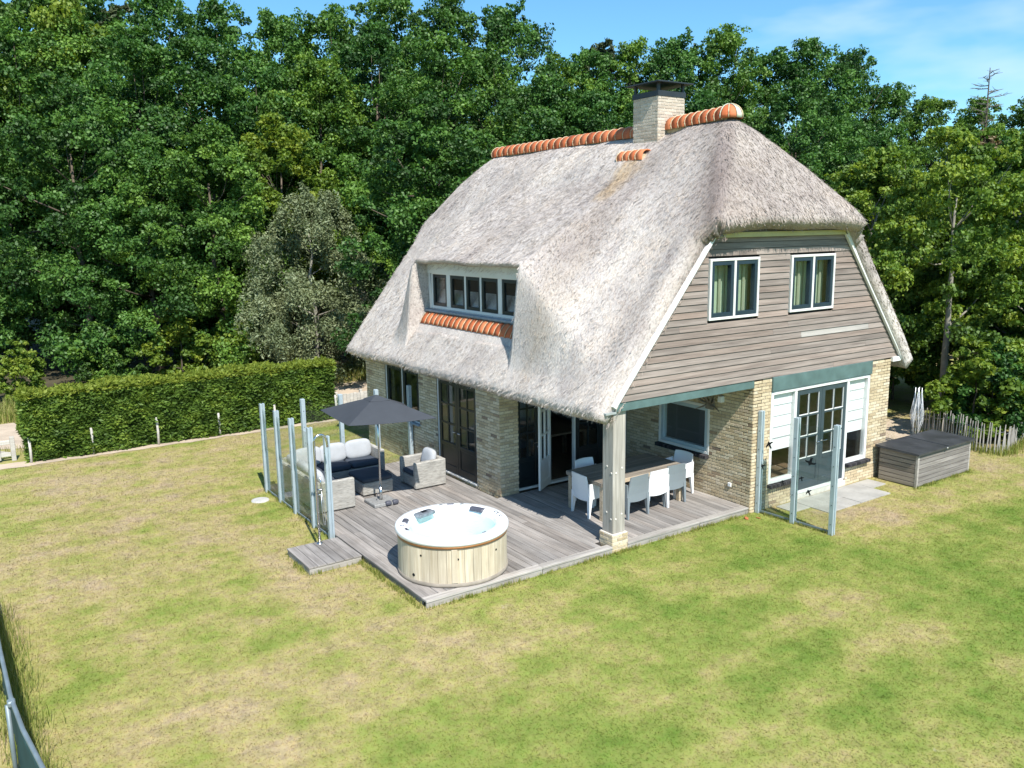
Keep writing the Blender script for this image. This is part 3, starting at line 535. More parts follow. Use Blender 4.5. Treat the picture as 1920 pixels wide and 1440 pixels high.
# ridge tiles
def half_tile(y0, y1, x, z, r, name, parent, r2=None):
    m = MB(); n = 12; r2 = r2 or r
    for y, rr in ((y0, r), (y1, r2)):
        for k in range(n + 1): a = math.pi * (-0.08 + 1.16 * k / n); m.v.append((x + rr * math.cos(a), y, z + rr * 1.0 * math.sin(a)))
    for y, rr in ((y0, r - 0.02), (y1, r2 - 0.02)):
        for k in range(n + 1): a = math.pi * (-0.08 + 1.16 * k / n); m.v.append((x + rr * math.cos(a), y, z + rr * 1.0 * math.sin(a)))
    q = n + 1
    for k in range(n):
        m.f += [(k, k + 1, q + k + 1, q + k), (2 * q + k, 3 * q + k, 3 * q + k + 1, 2 * q + k + 1), (k, 2 * q + k, 2 * q + k + 1, k + 1), (q + k, q + k + 1, 3 * q + k + 1, 3 * q + k)]
    return m.build(name, 'clay_tile', parent, True)
def joint_ring(y, x, z, r, parent):
    m = MB(); pts = [(x + r * math.cos(a), y + 0.012 * math.sin(5 * a), z + r * math.sin(a)) for a in np.linspace(-0.28, math.pi + 0.28, 15)]; m.tube(pts, 0.012, 6); return m.build('mortar_joint', 'tile_mortar', parent, True)
zr = 7.20; RID = MB(); RID.box(XM - 0.13, XM + 0.13, 3.64, 9.34, 7.0, 7.26).box(XM - 0.13, XM + 0.13, 1.30, 2.86, 7.0, 7.32); RID = RID.build('ridge', 'tile_mortar', H)
n = 23
for i in range(n):
    y0 = 3.64 + (9.36 - 3.64) * i / n; y1 = 3.64 + (9.36 - 3.64) * (i + 1) / n; dz = random.uniform(-0.008, 0.008); half_tile(y0 + 0.006, y1 - 0.006, XM, zr - 0.02 + dz, 0.20, 'ridge_tile', RID, 0.215); joint_ring(y1, XM, zr - 0.02, 0.212, RID)
n = 8
for i in range(n):
    y0 = 1.34 + (2.87 - 1.34) * i / n; y1 = 1.34 + (2.87 - 1.34) * (i + 1) / n; zz = zr + 0.09 - 0.05 * (i / n); half_tile(y0 + 0.005, y1 - 0.005, XM, zz, 0.215, 'ridge_tile', RID, 0.20); joint_ring(y0, XM, zz, 0.214, RID)
# fan of tiles closing the ridge over the hip
for k in range(5):
    a0, a1 = math.pi * (1.0 + k / 5), math.pi * (1.0 + (k + 1) / 5); m = MB(); L = 7
    for th in np.linspace(a0 + 0.03, a1 - 0.03, 5):
        for q in range(L): ph = (math.pi / 2) * q / (L - 1) * 1.08; rr = 0.225 * math.sin(ph) * 1.25 + 0.0; m.v.append((XM + rr * math.cos(th) * 0.86, 1.35 + rr * math.sin(th), zr + 0.085 + 0.235 * math.cos(ph)))
    for i in range(4):
        for q in range(L - 1): a = i * L + q; m.f.append((a, a + L, a + L + 1, a + 1))
    o = m.build('hip_tile', 'clay_tile' if k not in (2,) else 'hip_tile', RID, True); sm = o.modifiers.new('s', 'SOLIDIFY'); sm.thickness = 0.025
for k in range(6):
    th = math.pi * (1.0 + k / 5); m = MB(); m.tube([(XM + 0.288 * math.sin(ph) * math.cos(th) * 0.86, 1.35 + 0.288 * math.sin(ph) * math.sin(th), zr + 0.09 + 0.24 * math.cos(ph)) for ph in np.linspace(0, math.pi / 2 * 1.08, 8)], 0.012, 6); m.build('mortar_joint', 'tile_mortar' if k % 2 else 'hip_tile', RID, True)
# little saddle of tiles below the chimney, and its flashing
SAD = MB(); SAD.box(3.22, 3.56, 2.86, 3.60, 6.50, 6.70); SAD = SAD.build('chimney_saddle', 'tile_mortar', H)
for i in range(4): y0 = 2.84 + 0.19 * i; half_tile(y0 + 0.005, y0 + 0.185, 3.36, 6.63, 0.17, 'saddle_tile', SAD, 0.175); joint_ring(y0 + 0.19, 3.36, 6.63, 0.176, SAD)
m = MB(); m.box(3.47, CX0 + 0.0, CY0 - 0.03, CY1 + 0.03, 6.74, 6.815, 0.01); m.build('flashing', 'pale_mortar', H)
# ---- dormer window
DW = thing_win = None
def build_window(name, P, u0, u1, w0, w1, bars, sashes, frame_mat, sash_mat, fw=0.06, n0=-0.04, n1=0.04, sw=0.045, parent=None, glassm='window_glass'):
    """white frame > sashes > panes. bars: list of (u_a, u_b) upright members"""
    m = MB(); fbox(m, P, u0, u0 + fw, n0, n1, w0, w1, 0.005); fbox(m, P, u1 - fw, u1, n0, n1, w0, w1, 0.005); fbox(m, P, u0 + fw, u1 - fw, n0, n1 + 0.002, w1 - fw, w1, 0.005); fbox(m, P, u0 + fw, u1 - fw, n0, n1 + 0.002, w0, w0 + fw, 0.005)
    for a, b in bars: fbox(m, P, a, b, n0, n1 - 0.003, w0 + fw, w1 - fw, 0.004)
    wo = m.build(name, frame_mat, parent or H)
    for a, b in sashes:
        c, d = w0 + fw + 0.003, w1 - fw - 0.003; a, b = a + 0.003, b - 0.003; m = MB(); q0, q1 = n0 + 0.015, n1 - 0.012
        fbox(m, P, a, a + sw, q0, q1, c, d, 0.004); fbox(m, P, b - sw, b, q0, q1, c, d, 0.004); fbox(m, P, a + sw, b - sw, q0, q1, c, c + sw, 0.004); fbox(m, P, a + sw, b - sw, q0, q1, d - sw, d, 0.004)
        m.build('sash', sash_mat, wo)
        m = MB(); fbox(m, P, a + sw - 0.004, b - sw + 0.004, (q0 + q1) / 2 - 0.006, (q0 + q1) / 2 + 0.006, c + sw - 0.004, d - sw + 0.004); m.build('pane', glassm, wo)
    return wo
PD = frame((0.56, 3.27, 3.50), (0, 1, 0), (-1, 0, 0)); DWW = 3.62
su = [0.07, 0.72, 0.86, 1.50, 1.56, 2.14, 2.20, 2.78, 2.94, 3.55]
DW = build_window('dormer_window', PD, 0.0, DWW, 0.0, 0.83, [(0.72, 0.86), (1.49, 1.55), (2.11, 2.17), (2.78, 2.94)], [(0.06, 0.72), (0.86, 1.49), (1.55, 2.11), (2.17, 2.78), (2.94, DWW - 0.06)], 'white_paint', 'dark_paint', 0.06, -0.05, 0.04, 0.07)
m = MB(); fbox(m, PD, -0.15, DWW + 0.16, -0.75, -0.70, -0.25, 1.05).obox(PD(-0.12, -0.03, 0.5), (PD.U, PD.N, PD.Z), (0.12, 0.02, 0.65)).obox(PD(DWW + 0.14, -0.03, 0.5), (PD.U, PD.N, PD.Z), (0.14, 0.02, 0.65)); m.build('dormer_wall', 'dormer_room', H)
m = MB(); m.bar(PD(DWW + 0.015, 0.05, 0.0), PD(DWW + 0.13, 0.02, 0.95), 0.10, 0.02, (-1, 0, 0)); m.build('splay_board', 'white_paint', DW)
m = MB(); fbox(m, PD, -0.02, DWW + 0.14, 0.042, 0.06, 0.79, 1.12); m.build('head_board', 'white_paint', DW)
m = MB(); fbox(m, PD, -0.06, DWW + 0.14, 0.03, 0.16, -0.075, -0.02, 0.01); m.build('lead_sill', 'lead', DW)
# clay tiles under the dormer window
TR = MB(); TR.box(0.30, 0.42, DYA - 0.02, DYB + 0.02, 2.95, 3.15); TR = TR.build('dormer_apron', 'tile_mortar', H)
nt = 20
for i in range(nt):
    ya, yb = 2.90 + 4.08 * i / nt, 2.90 + 4.08 * (i + 1) / nt; m = MB(); L = 7
    for y, lf in ((ya + 0.008, 0.0), ((ya + yb) / 2, 0.018), (yb - 0.008, 0.0)):
        for q in range(L):
            s = q / (L - 1); x = 0.42 - 0.17 * s; zc = float(base_z(np.array([x]), np.array([y]))[0]); m.v.append((x, y, zc + 0.035 + 0.03 * math.sin(math.pi * min(1, s * 0.9)) - 0.09 * max(0, s - 0.7) + lf))
    for i2 in range(2):
        for q in range(L - 1): a = i2 * L + q; m.f.append((a, a + L, a + L + 1, a + 1))
    o = m.build('apron_tile', 'clay_tile', TR, True); sm = o.modifiers.new('s', 'SOLIDIFY'); sm.thickness = 0.05; sm.offset = -1
    m = MB(); m.tube([(0.41 - 0.165 * s, yb, float(base_z(np.array([0.41 - 0.165 * s]), np.array([yb]))[0]) + 0.042 + 0.03 * math.sin(math.pi * min(1, s * 0.9)) - 0.09 * max(0, s - 0.7)) for s in np.linspace(0, 1, 7)], 0.009, 6); m.build('mortar_joint', 'tile_mortar', TR, True)
# ---- wooden gable: boards cut to the gable's slope, two windows let in
def gx_left(z): return 0.04 + (z - 2.47) * (2.16 - 0.02) / (5.06 - 2.47)
def gx_right(z): return 8.06 - (z - 2.47) * (2.14) / (5.06 - 2.47)
GW = [(2.14, 3.41, 3.64, 4.70), (4.30, 5.61, 3.64, 4.70)]
SID = MB(); _bk = lambda a, b, d: (a, d, b)
SID.prism([(gx_left(2.47), 2.47), (gx_right(2.47), 2.47), (gx_right(3.64), 3.64), (gx_left(3.64), 3.64)], _bk, 0.105, 0.13).prism([(gx_left(4.70), 4.70), (gx_right(4.70), 4.70), (gx_right(5.3), 5.3), (gx_left(5.3), 5.3)], _bk, 0.105, 0.13)
SID.prism([(gx_left(3.64), 3.64), (GW[0][0], 3.64), (GW[0][0], 4.70), (gx_left(4.70), 4.70)], _bk, 0.105, 0.13).prism([(GW[0][1], 3.64), (GW[1][0], 3.64), (GW[1][0], 4.70), (GW[0][1], 4.70)], _bk, 0.105, 0.13).prism([(GW[1][1], 3.64), (gx_right(3.64), 3.64), (gx_right(4.70), 4.70), (GW[1][1], 4.70)], _bk, 0.105, 0.13)
SID = SID.build('gable_cladding', 'dark_interior', H)
nb = 24; z0b, z1b = 2.455, 5.20; hb = (z1b - z0b) / nb; rg = random.Random(5)
for k in range(nb):
    za, zb = z0b + k * hb, z0b + (k + 1) * hb - 0.008; cuts = [gx_left(za), gx_right(za)]; segs = [(gx_left(za), gx_right(za))]
    for w in GW:
        if w[2] - 0.03 < zb and w[3] + 0.03 > za + 0.01:
            segs = [q for s0, s1 in segs for q in ((s0, min(s1, w[0] - 0.02)), (max(s0, w[1] + 0.02), s1)) if q[1] - q[0] > 0.05]
    fin = []
    for s0, s1 in segs:
        joints = []
        if s1 - s0 > 2.0 and rg.random() < 0.75: joints = [rg.uniform(s0 + 0.5, s1 - 0.5)]
        if k == 6: joints = [4.70, 6.86] if s1 - s0 > 3 else []
        q = [s0] + joints + [s1]; fin += [(a + 0.002, b - 0.002) for a, b in zip(q, q[1:])]
    for s0, s1 in fin:
        t0 = gx_left(zb) if abs(s0 - 0.002 - gx_left(za)) < 0.01 else s0; t1 = gx_right(zb) if abs(s1 + 0.002 - gx_right(za)) < 0.01 else s1
        if t1 - t0 < 0.05: continue
        m = MB(); m.add([(s0, -0.028, za), (s1, -0.028, za), (t1, -0.010, zb), (t0, -0.010, zb), (s0, 0.0, za), (s1, 0.0, za), (t1, 0.012, zb), (t0, 0.012, zb)], BOXF)
        m.build('board', 'pale_siding_wood' if (k == 6 and 4.6 < s0 < 4.8) else 'siding_wood', SID)
m = MB(); m.prism([(gx_left(2.46), 2.46), (gx_right(2.46), 2.46), (gx_right(5.3), 5.3), (gx_left(5.3), 5.3)], lambda a, b, d: (a, d, b), 0.014, 0.020)
PG = frame((0, -0.005, 0), (1, 0, 0), (0, -1, 0))
for i, (a, b, c, d) in enumerate(GW):
    mid_ = (a + b) / 2; build_window('gable_window', PG, a, b, c, d, [(mid_ - 0.025, mid_ + 0.025)], [(a + 0.045, mid_ - 0.025), (mid_ + 0.025, b - 0.045)], 'white_paint', 'navy_paint', 0.045, -0.08, 0.045, 0.07)
    for s0, s1 in ((a + 0.03, mid_ - 0.01), (mid_ + 0.01, b - 0.03)): m = MB(); m.box(s0, s1, 0.20, 0.205, c - 0.1, d + 0.1); m.build('roller_blind', 'roller_blind', H)
    for s0, s1 in ((mid_ - 0.20, mid_ - 0.14), (b - 0.21, b - 0.15)):
        m = MB(); n = 14
        for q in range(n + 1): m.v += [(s0 + (s1 - s0) * q / n, 0.16 + 0.02 * (q % 2), c + 0.05), (s0 + (s1 - s0) * q / n, 0.16 + 0.02 * (q % 2), d - 0.04)]
        m.f = [(2 * q, 2 * q + 2, 2 * q + 3, 2 * q + 1) for q in range(n)]; m.build('curtain', 'curtain', H)
# barge boards, soffit
m = MB(); m.bar((gx_left(2.40) - 0.03, -0.05, 2.40), (gx_left(5.12) - 0.03, -0.05, 5.12), 0.07, 0.13, (0, -1, 0), 0.004); m.build('barge_board', 'white_paint', H)
m = MB(); m.bar((gx_right(2.42) + 0.02, -0.06, 2.42), (gx_right(5.16) + 0.02, -0.06, 5.16), 0.14, 0.06, (0, -1, 0), 0.004); m.build('barge_board', 'white_paint', H)
m = MB(); m.prism([(gx_left(5.12) - 0.02, 5.055), (gx_right(5.12) + 0.02, 5.055), (gx_right(5.22) + 0.02, 5.14), (gx_left(5.22) - 0.02, 5.14)], lambda a, b, d: (a, d, b), -0.09, -0.032); m.build('soffit_board', 'soffit_board', H)
m = MB(); m.box(X2 + 0.005, X2 + 0.30, -0.06, 0.1, 2.36, 2.46, 0.004); m.build('eave_return', 'white_paint', H)
# ---- porch: beams, post, ceiling
m = MB(); m.box(0.0, X1 - 0.004, -0.01, 0.17, 2.30, 2.448, 0.004); m.build('porch_beam', 'teal_paint', H)
m = MB(); m.box(0.0, 0.16, 0.172, Y1 - 0.004, 2.28, 2.44, 0.004); m.build('eave_beam', 'grey_fascia', H)
m = MB(); m.box(-0.22, 0.0, -0.10, Y2, 2.30, 2.33, 0.0); m.build('eave_soffit', 'grey_fascia', H)
m = MB(); m.box(0.16, X1, 0.18, Y1 - 0.0, 2.40, 2.43); m.build('porch_ceiling', 'grey_fascia', H)
m = MB(); m.box(0.065, 0.335, 0.05, 0.32, 0.20, 2.30, 0.008); POST = m.build('porch_post', 'post_wood', H)
for zz in (0.45, 1.25):
    for q in range(2):
        m = MB(); y = 0.12 + 0.11 * q + 0.03 * math.sin(zz * 9); m.lathe([(0.0, 0.010), (0.014, 0.008), (0.020, 0.0)], (0, 0, 0), 8); m.v = [(0.064 - z, y + x, zz + 0.1 * q + yy) for x, yy, z in m.v]; m.build('bolt', 'pale_mortar', POST)
        m = MB(); m.lathe([(0.0, 0.010), (0.014, 0.008), (0.020, 0.0)], (0, 0, 0), 8); m.v = [(0.13 + 0.13 * q + x, 0.049 - z, zz + 0.07 * q + yy) for x, yy, z in m.v]; m.build('bolt', 'pale_mortar', POST)
# ---- doors
def door_leaf(P, w, h, mat, cols=2, rows=3, lock=0.62, parent=None, inner=None, handle=None):
    m = MB(); st = 0.095; n0, n1 = -0.022, 0.022
    fbox(m, P, 0, st, n0, n1, 0, h, 0.004); fbox(m, P, w - st, w, n0, n1, 0, h, 0.004); fbox(m, P, st, w - st, n0, n1, h - st, h, 0.004); fbox(m, P, st, w - st, n0, n1, 0, 0.16, 0.004); fbox(m, P, st, w - st, n0, n1, lock - 0.09, lock, 0.004)
    fbox(m, P, st, w - st, n0 + 0.012, n1 - 0.012, 0.16, lock - 0.09); pw = (w - 2 * st); ph = h - st - lock
    for c in range(1, cols): u = st + pw * c / cols; fbox(m, P, u - 0.016, u + 0.016, n0 + 0.004, n1 - 0.004, lock, h - st)
    for r in range(1, rows): z = lock + ph * r / rows; fbox(m, P, st, w - st, n0 + 0.003, n1 - 0.003, z - 0.018, z + 0.018)
    d = m.build('door', mat, parent or H)
    for c in range(cols):
        for r in range(rows):
            a0, a1 = st + pw * c / cols + (0.016 if c else 0), st + pw * (c + 1) / cols - (0.016 if c < cols - 1 else 0); b0, b1 = lock + ph * r / rows + (0.018 if r else 0), lock + ph * (r + 1) / rows - (0.018 if r < rows - 1 else 0)
            m = MB(); fbox(m, P, a0 - 0.004, a1 + 0.004, -0.005, 0.005, b0 - 0.004, b1 + 0.004); m.build('pane', 'window_glass', d)
            if inner:
                m = MB(); 
                fbox(m, P, a1 - 0.009, a1, 0.0, 0.020, b0, b1); fbox(m, P, a0, a1 - 0.009, 0.0, 0.020, b0, b0 + 0.015); m.build('glazing_bead', inner, d)
    if handle is not None:
        m = MB(); m.tube([P(handle, 0.02, lock + 0.28), P(handle, 0.06, lock + 0.28), P(handle + (0.11 if handle < w / 2 else -0.11), 0.06, lock + 0.28)], 0.009, 6); m.build('handle', 'steel', d)
    return d
def door_frame(P, w, h, mat, parts=(), fw=0.05, n0=-0.06, n1=0.035, sill=0.05, top=None):
    m = MB(); fbox(m, P, 0, fw, n0, n1, 0, h, 0.004); fbox(m, P, w - fw, w, n0, n1, 0, h, 0.004); fbox(m, P, fw, w - fw, n0, n1 + 0.002, h - fw, h, 0.004); fbox(m, P, fw, w - fw, n0, n1 + 0.03, 0, sill, 0.004)
    for a, b in parts: fbox(m, P, a, b, n0, n1 - 0.002, sill, h - fw, 0.004)
    return m.build('door_frame', mat, H)
# left facade doors
Pd = frame((0.03, 4.22, 0.0), (0, 1, 0), (-1, 0, 0)); door_frame(Pd, 1.63, 2.11, 'white_paint', (), 0.03, -0.07, 0.02, 0.035)
for k in range(2): door_leaf(frame((0.045, 4.255 + 0.782 * k, 0.04), (0, 1, 0), (-1, 0, 0)), 0.776, 2.03, 'dark_paint', 2, 3, 0.66, None, None, 0.05 if k else 0.72)
# left facade window
Pw = frame((0.03, 6.69, 0.0), (0, 1, 0), (-1, 0, 0)); build_window('side_window', Pw, 0, 1.72, 0.87, 2.11, [(0.85, 0.88)], [(0.03, 0.85), (0.88, 1.69)], 'white_paint', 'dark_paint', 0.03, -0.07, 0.02, 0.10)
m = MB(); fbox(m, Pw, -0.03, 1.75, -0.02, 0.10, 0.82, 0.868, 0.01); m.build('window_sill', 'lead', H)
# porch glazing (faces -Y)
Pg = frame((0.44, 3.50, 0.0), (1, 0, 0), (0, -1, 0)); door_frame(Pg, 2.98, 2.34, 'white_paint', [(0.60, 0.635), (1.52, 1.555)], 0.035, -0.06, 0.03, 0.045)
door_leaf(frame((0.48, 3.49, 0.05), (1, 0, 0), (0, -1, 0)), 0.555, 2.24, 'dark_paint', 2, 3, 0.62, None, None, 0.5)
for k in range(2): door_leaf(frame((2.0 + 0.69 * k, 3.49, 0.05), (1, 0, 0), (0, -1, 0)), 0.685, 2.24, 'dark_paint', 2, 3, 0.62)
oa = np.array((0.71 - 1.22, 3.03 - 3.36)); oa = oa / np.linalg.norm(oa)
door_leaf(frame((1.28, 3.42, 0.05), (oa[0], oa[1], 0), (oa[1], -oa[0], 0)), 0.62, 2.22, 'white_paint', 2, 3, 0.62, None, None, 0.56)
# porch side window
Pq = frame((X1 + 0.05, 1.05, 0.0), (0, 1, 0), (-1, 0, 0)); build_window('porch_window', Pq, 0.0, 1.41, 0.80, 1.80, [], [(0.06, 1.35)], 'white_paint', 'plastic_sky', 0.055, -0.06, 0.065, 0.07)
# front doors and side lights (faces -Y)
Pf = frame((X1 + 0.49, 0.03, 0.0), (1, 0, 0), (0, -1, 0)); m = MB(); L = 3.13
fbox(m, Pf, 0, 0.07, -0.06, 0.045, 0.36, 2.16, 0.005); fbox(m, Pf, L - 0.07, L, -0.06, 0.045, 0.36, 2.16, 0.005); fbox(m, Pf, 0.07, L - 0.07, -0.06, 0.05, 2.10, 2.165, 0.005); fbox(m, Pf, 0.70, 0.77, -0.06, 0.043, 0.04, 2.10, 0.005); fbox(m, Pf, 2.36, 2.43, -0.06, 0.043, 0.04, 2.10, 0.005)
fbox(m, Pf, 0.07, 0.70, -0.06, 0.05, 0.36, 0.43, 0.005); fbox(m, Pf, 2.43, L - 0.07, -0.06, 0.05, 0.36, 0.43, 0.005); fbox(m, Pf, 0.77, 2.36, -0.06, 0.06, 0.0, 0.055, 0.005)
m.build('door_frame', 'white_paint', H)
for k in range(2): door_leaf(frame((X1 + 0.49 + 0.775 + 0.795 * k, 0.025, 0.06), (1, 0, 0), (0, -1, 0)), 0.79, 2.03, 'slate_paint', 2, 3, 0.64, None, 'white_paint', 0.73 if k == 0 else 0.06)
for a, b in ((0.07, 0.70), (2.43, L - 0.07)):
    m = MB(); fbox(m, Pf, a, b, -0.012, 0.0, 0.43, 2.10); m.build('side_light', 'window_glass', H)
    bl = MB(); fbox(bl, Pf, a + 0.002, b - 0.002, -0.055, -0.045, 0.98, 1.22, 0.003); bl = bl.build('roman_blind', 'blind_cloth', H)
    for q in range(4): m = MB(); fbox(m, Pf, a + 0.002, b - 0.002, -0.06 + 0.008 * (q % 2), -0.040 + 0.006 * (q % 2), 1.225 + 0.215 * q, 1.435 + 0.215 * q, 0.008); m.build('blind_fold', 'blind_cloth', bl)
    m = MB()
    for q in range(4): fbox(m, Pf, a + 0.004, b - 0.004, -0.0335, -0.031, 1.219 + 0.215 * q, 1.2265 + 0.215 * q)
    m.build('blind_seam', 'cushion_pale', bl)
m = MB(); m.box(X1 + 0.485, X1 + 3.635, -0.045, 0.10, 2.175, 2.452, 0.005); m.build('door_lintel', 'teal_paint', H)
for a, b in ((0.46, 1.20), (2.90, 3.68)):      # dark brick sills
    n = int((b - a) / 0.06)
    for q in range(n): m = MB(); u = X1 + a + (b - a) * (q + 0.5) / n; m.obox((u, -0.035, 0.325), np.eye(3), (0.026, 0.075, 0.033), 0.006); m.build('sill_brick', 'dark_brick', WALL)
for q in range(24): m = MB(); m.obox((X1 - 0.03, 1.04 + 1.44 * (q + 0.5) / 24, 0.76), np.eye(3), (0.08, 0.026, 0.036), 0.006); m.build('sill_brick', 'dark_brick', WALL)
m = MB(); m.box(X1 + 1.2, X1 + 2.95, -0.02, 0.2, G0, -0.002, 0.004); m.build('threshold', 'pale_mortar', H)
m = MB(); m.obox((X1 - 0.012, 0.49, 0.33), np.eye(3), (0.018, 0.04, 0.04), 0.008); m.build('wall_socket', 'plastic_white', H)
m = MB(); m.obox((X1 - 0.05, 0.74, 1.98), np.eye(3), (0.05, 0.05, 0.06), 0.01); m.build('wall_lamp', 'plastic_white', H)
# ---- inside: floors, partitions, a few things seen through the open door
m = MB(); m.box(WT, X2 - WT, Y1 + 0.2, Y2 - WT, G0, -0.01).box(X1 + WT, X2 - WT, WT, Y1 + 0.199, G0, -0.012); m.build('ground_floor', 'floor_wood', H)
m = MB(); m.box(WT + 0.01, X2 - WT, Y1 + 0.25, Y2 - WT, 2.435, 2.46).box(X1 + WT, X2 - WT, WT, Y1 + 0.249, 2.435, 2.46); m.build('upper_floor', 'interior', H)
m = MB(); m.box(3.2, 3.3, 6.3, 9.2, 0, 2.43).box(0.3, 3.2, 6.2, 6.3, 0, 2.43).box(5.2, 5.3, 3.6, 9.2, 0, 2.43).box(3.7, 7.5, 2.8, 2.9, 0, 2.43); m.build('partition_wall', 'interior', H)
m = MB(); m.prism([(0.25, 2.445), (X2 + 0.05, 2.445), (5.75, 5.0), (2.3, 5.0)], lambda a, b, d: (a, d, b), Y2 - 0.1, Y2 - 0.02); m.build('far_gable', 'siding_wood', H)
m = MB(); m.box(1.6, 6.4, 2.0, 2.1, 2.47, 4.6); m.build('upper_partition', 'curtain', H)
# dining table and pendant inside
it = thing('indoor_dining_table', 'dark dining table standing in the room behind the open terrace door', 'table', (2.3, 4.9, -0.01)); m = MB(); m.box(-0.9, 0.9, -0.5, 0.5, 0.71, 0.76, 0.01); m.build('tabletop', 'floor_wood', it)
for sx in (-0.8, 0.8):
    for sy in (-0.4, 0.4): m = MB(); m.box(sx - 0.04, sx + 0.04, sy - 0.04, sy + 0.04, 0, 0.71, 0.005); m.build('leg', 'floor_wood', it)
pl = thing('pendant_lamp', 'black wire pendant lamp hanging from the ceiling behind the open terrace door', 'lamp', (1.62, 4.2, 1.70))
for k in range(8):
    a = 2 * math.pi * k / 8; m = MB(); m.tube([(0.05 * math.cos(a), 0.05 * math.sin(a), 0.25), (0.17 * math.cos(a + 0.3), 0.17 * math.sin(a + 0.3), 0.10), (0.10 * math.cos(a + 0.5), 0.10 * math.sin(a + 0.5), -0.05)], 0.006, 5); m.build('wire_rib', 'black_metal', pl)
m = MB(); m.tube([(0.1 * math.cos(a), 0.1 * math.sin(a), -0.05) for a in np.linspace(0, 2 * math.pi, 17)], 0.006, 5).tube([(0, 0, 0.24), (0, 0, 0.735)], 0.006, 5); m.build('cord', 'black_metal', pl)
# driftwood antlers over the porch window
an = thing('antler_decoration', 'grey branching antler decoration fixed to the porch brick wall above the window', 'decoration', (X1 - 0.02, 1.02, 1.83)); rg = random.Random(3)
m = MB(); m.obox((-0.03, 0, 0), np.eye(3), (0.04, 0.10, 0.09), 0.03); m.build('skull', 'antler', an)
for k in range(11):
    a = rg.uniform(-0.5, math.pi + 0.5); L = rg.uniform(0.2, 0.42); m = MB(); p = [np.array((-0.05, 0.05 * math.cos(a), 0.03 * math.sin(a)))]
    for q in range(4): p.append(p[-1] + np.array((-0.03 - 0.02 * rg.random(), math.cos(a + rg.uniform(-0.6, 0.6)) * L / 4, math.sin(a + rg.uniform(-0.6, 0.6)) * L / 5)))
    m.tube(p, [0.022, 0.019, 0.015, 0.010, 0.004], 6); m.build('branch', 'antler', an, True)
# ================================================================== deck
DK = thing('wooden_deck', 'weathered grey plank deck around the house corner, under the tub and the garden furniture', 'deck', (0, 0, 0))
rg = random.Random(21); PW = 0.142
def deck_plank(x0, x1, y0, y1):
    m = MB(); dz = rg.uniform(-0.003, 0.0); m.box(x0, x1, y0, y1, -0.03 + dz, dz, 0.005); m.build('plank', 'deck_wood', DK)
x = -3.36; k = 0
while x < 3.40:
    x1 = min(x + PW - 0.008, 3.415); yend = 6.98 if x1 < 0.02 else (Y1 if x > 0.40 else Y1)
    if x1 < -0.02 or x > -0.02 or True:
        ye = 6.98 if x1 <= 0.0 else Y1 - 0.01
        if x < 0 < x1: ye = Y1 - 0.01
        ys_ = 0.355 if (x1 > 0.03 and x < 0.37) else 0.15
        cuts = [ys_]; y = ys_ + (rg.uniform(1.6, 3.4))
        while y < ye - 0.8: cuts.append(y); y += rg.uniform(2.2, 3.8)
        cuts.append(ye)
        for a, b in zip(cuts, cuts[1:]): deck_plank(x, x1, a + 0.002, b - 0.002)
    x += PW; k += 1
for a, b in ((-3.50, -1.42), (-1.416, 0.03), (0.37, 2.10), (2.104, 3.41)):
    m = MB(); m.box(a, b, 0.0, 0.143, -0.036, 0.002, 0.006); m.build('border_board', 'border_wood', DK)
    m = MB(); m.box(a + 0.004, b - 0.004, 0.012, 0.04, -0.125, -0.037, 0.004); m.build('fascia_board', 'border_wood', DK)
for a, b in ((0.147, 3.3), (3.304, 6.98)):
    m = MB(); m.box(-3.50, -3.362, a, b, -0.036, 0.001, 0.006); m.build('border_board', 'deck_wood', DK)
    m = MB(); m.box(-3.488, -3.46, a, b, -0.12, -0.037, 0.004); m.build('fascia_board', 'deck_wood', DK)
m = MB()
for y in np.arange(0.3, 6.9, 0.55): m.box(-3.45, 0.0 if y > Y1 else 3.4, y, y + 0.05, -0.11, -0.034)
m.build('joist', 'dark_interior', DK)
# step platform under the shower
ST = thing('shower_platform', 'low square grey plank platform beside the deck under the shower pole', 'platform', (-3.985, 2.69, G0))
for k in range(6): m = MB(); a = -0.455 + 0.152 * k; m.box(a, a + 0.146, -0.53, 0.50, 0.098, 0.128, 0.005); m.build('plank', 'deck_wood', ST)
m = MB(); m.box(-0.445, 0.445, -0.52, -0.49, 0.0, 0.097, 0.004).box(-0.445, 0.445, 0.46, 0.49, 0.0, 0.097, 0.004).box(-0.445, -0.415, -0.489, 0.459, 0.0, 0.096).box(0.415, 0.445, -0.489, 0.459, 0.0, 0.096); m.build('frame', 'border_wood', ST)
# shower
SH = thing('garden_shower', 'slim stainless outdoor shower pole with curved head standing on the small platform', 'shower', (-3.89, 3.10, 0.008))
m = MB(); m.lathe([(0.0, 0.012), (0.05, 0.012), (0.055, 0.0)], (0, 0, 0), 20).tube([(0, 0, 0.0), (0, 0, 1.78)] + [(0.11 - 0.11 * math.cos(a), 0, 1.78 + 0.11 * math.sin(a)) for a in np.linspace(0.3, math.pi * 0.92, 8)] + [(0.23, 0, 1.72), (0.235, 0, 1.66)], 0.021, 10); m.build('pole', 'steel', SH, True)
m = MB(); m.tube([(0.01, -0.03, 0.95), (0.09, -0.05, 0.95)], 0.016, 8).tube([(0.01, -0.03, 0.86), (0.06, -0.05, 0.87)], 0.014, 8); m.build('mixer', 'steel', SH, True)
m = MB(); m.tube([(0.06, -0.04, 1.18), (0.065, -0.04, 0.93)], 0.011, 8); m.build('hand_shower', 'steel', SH, True)
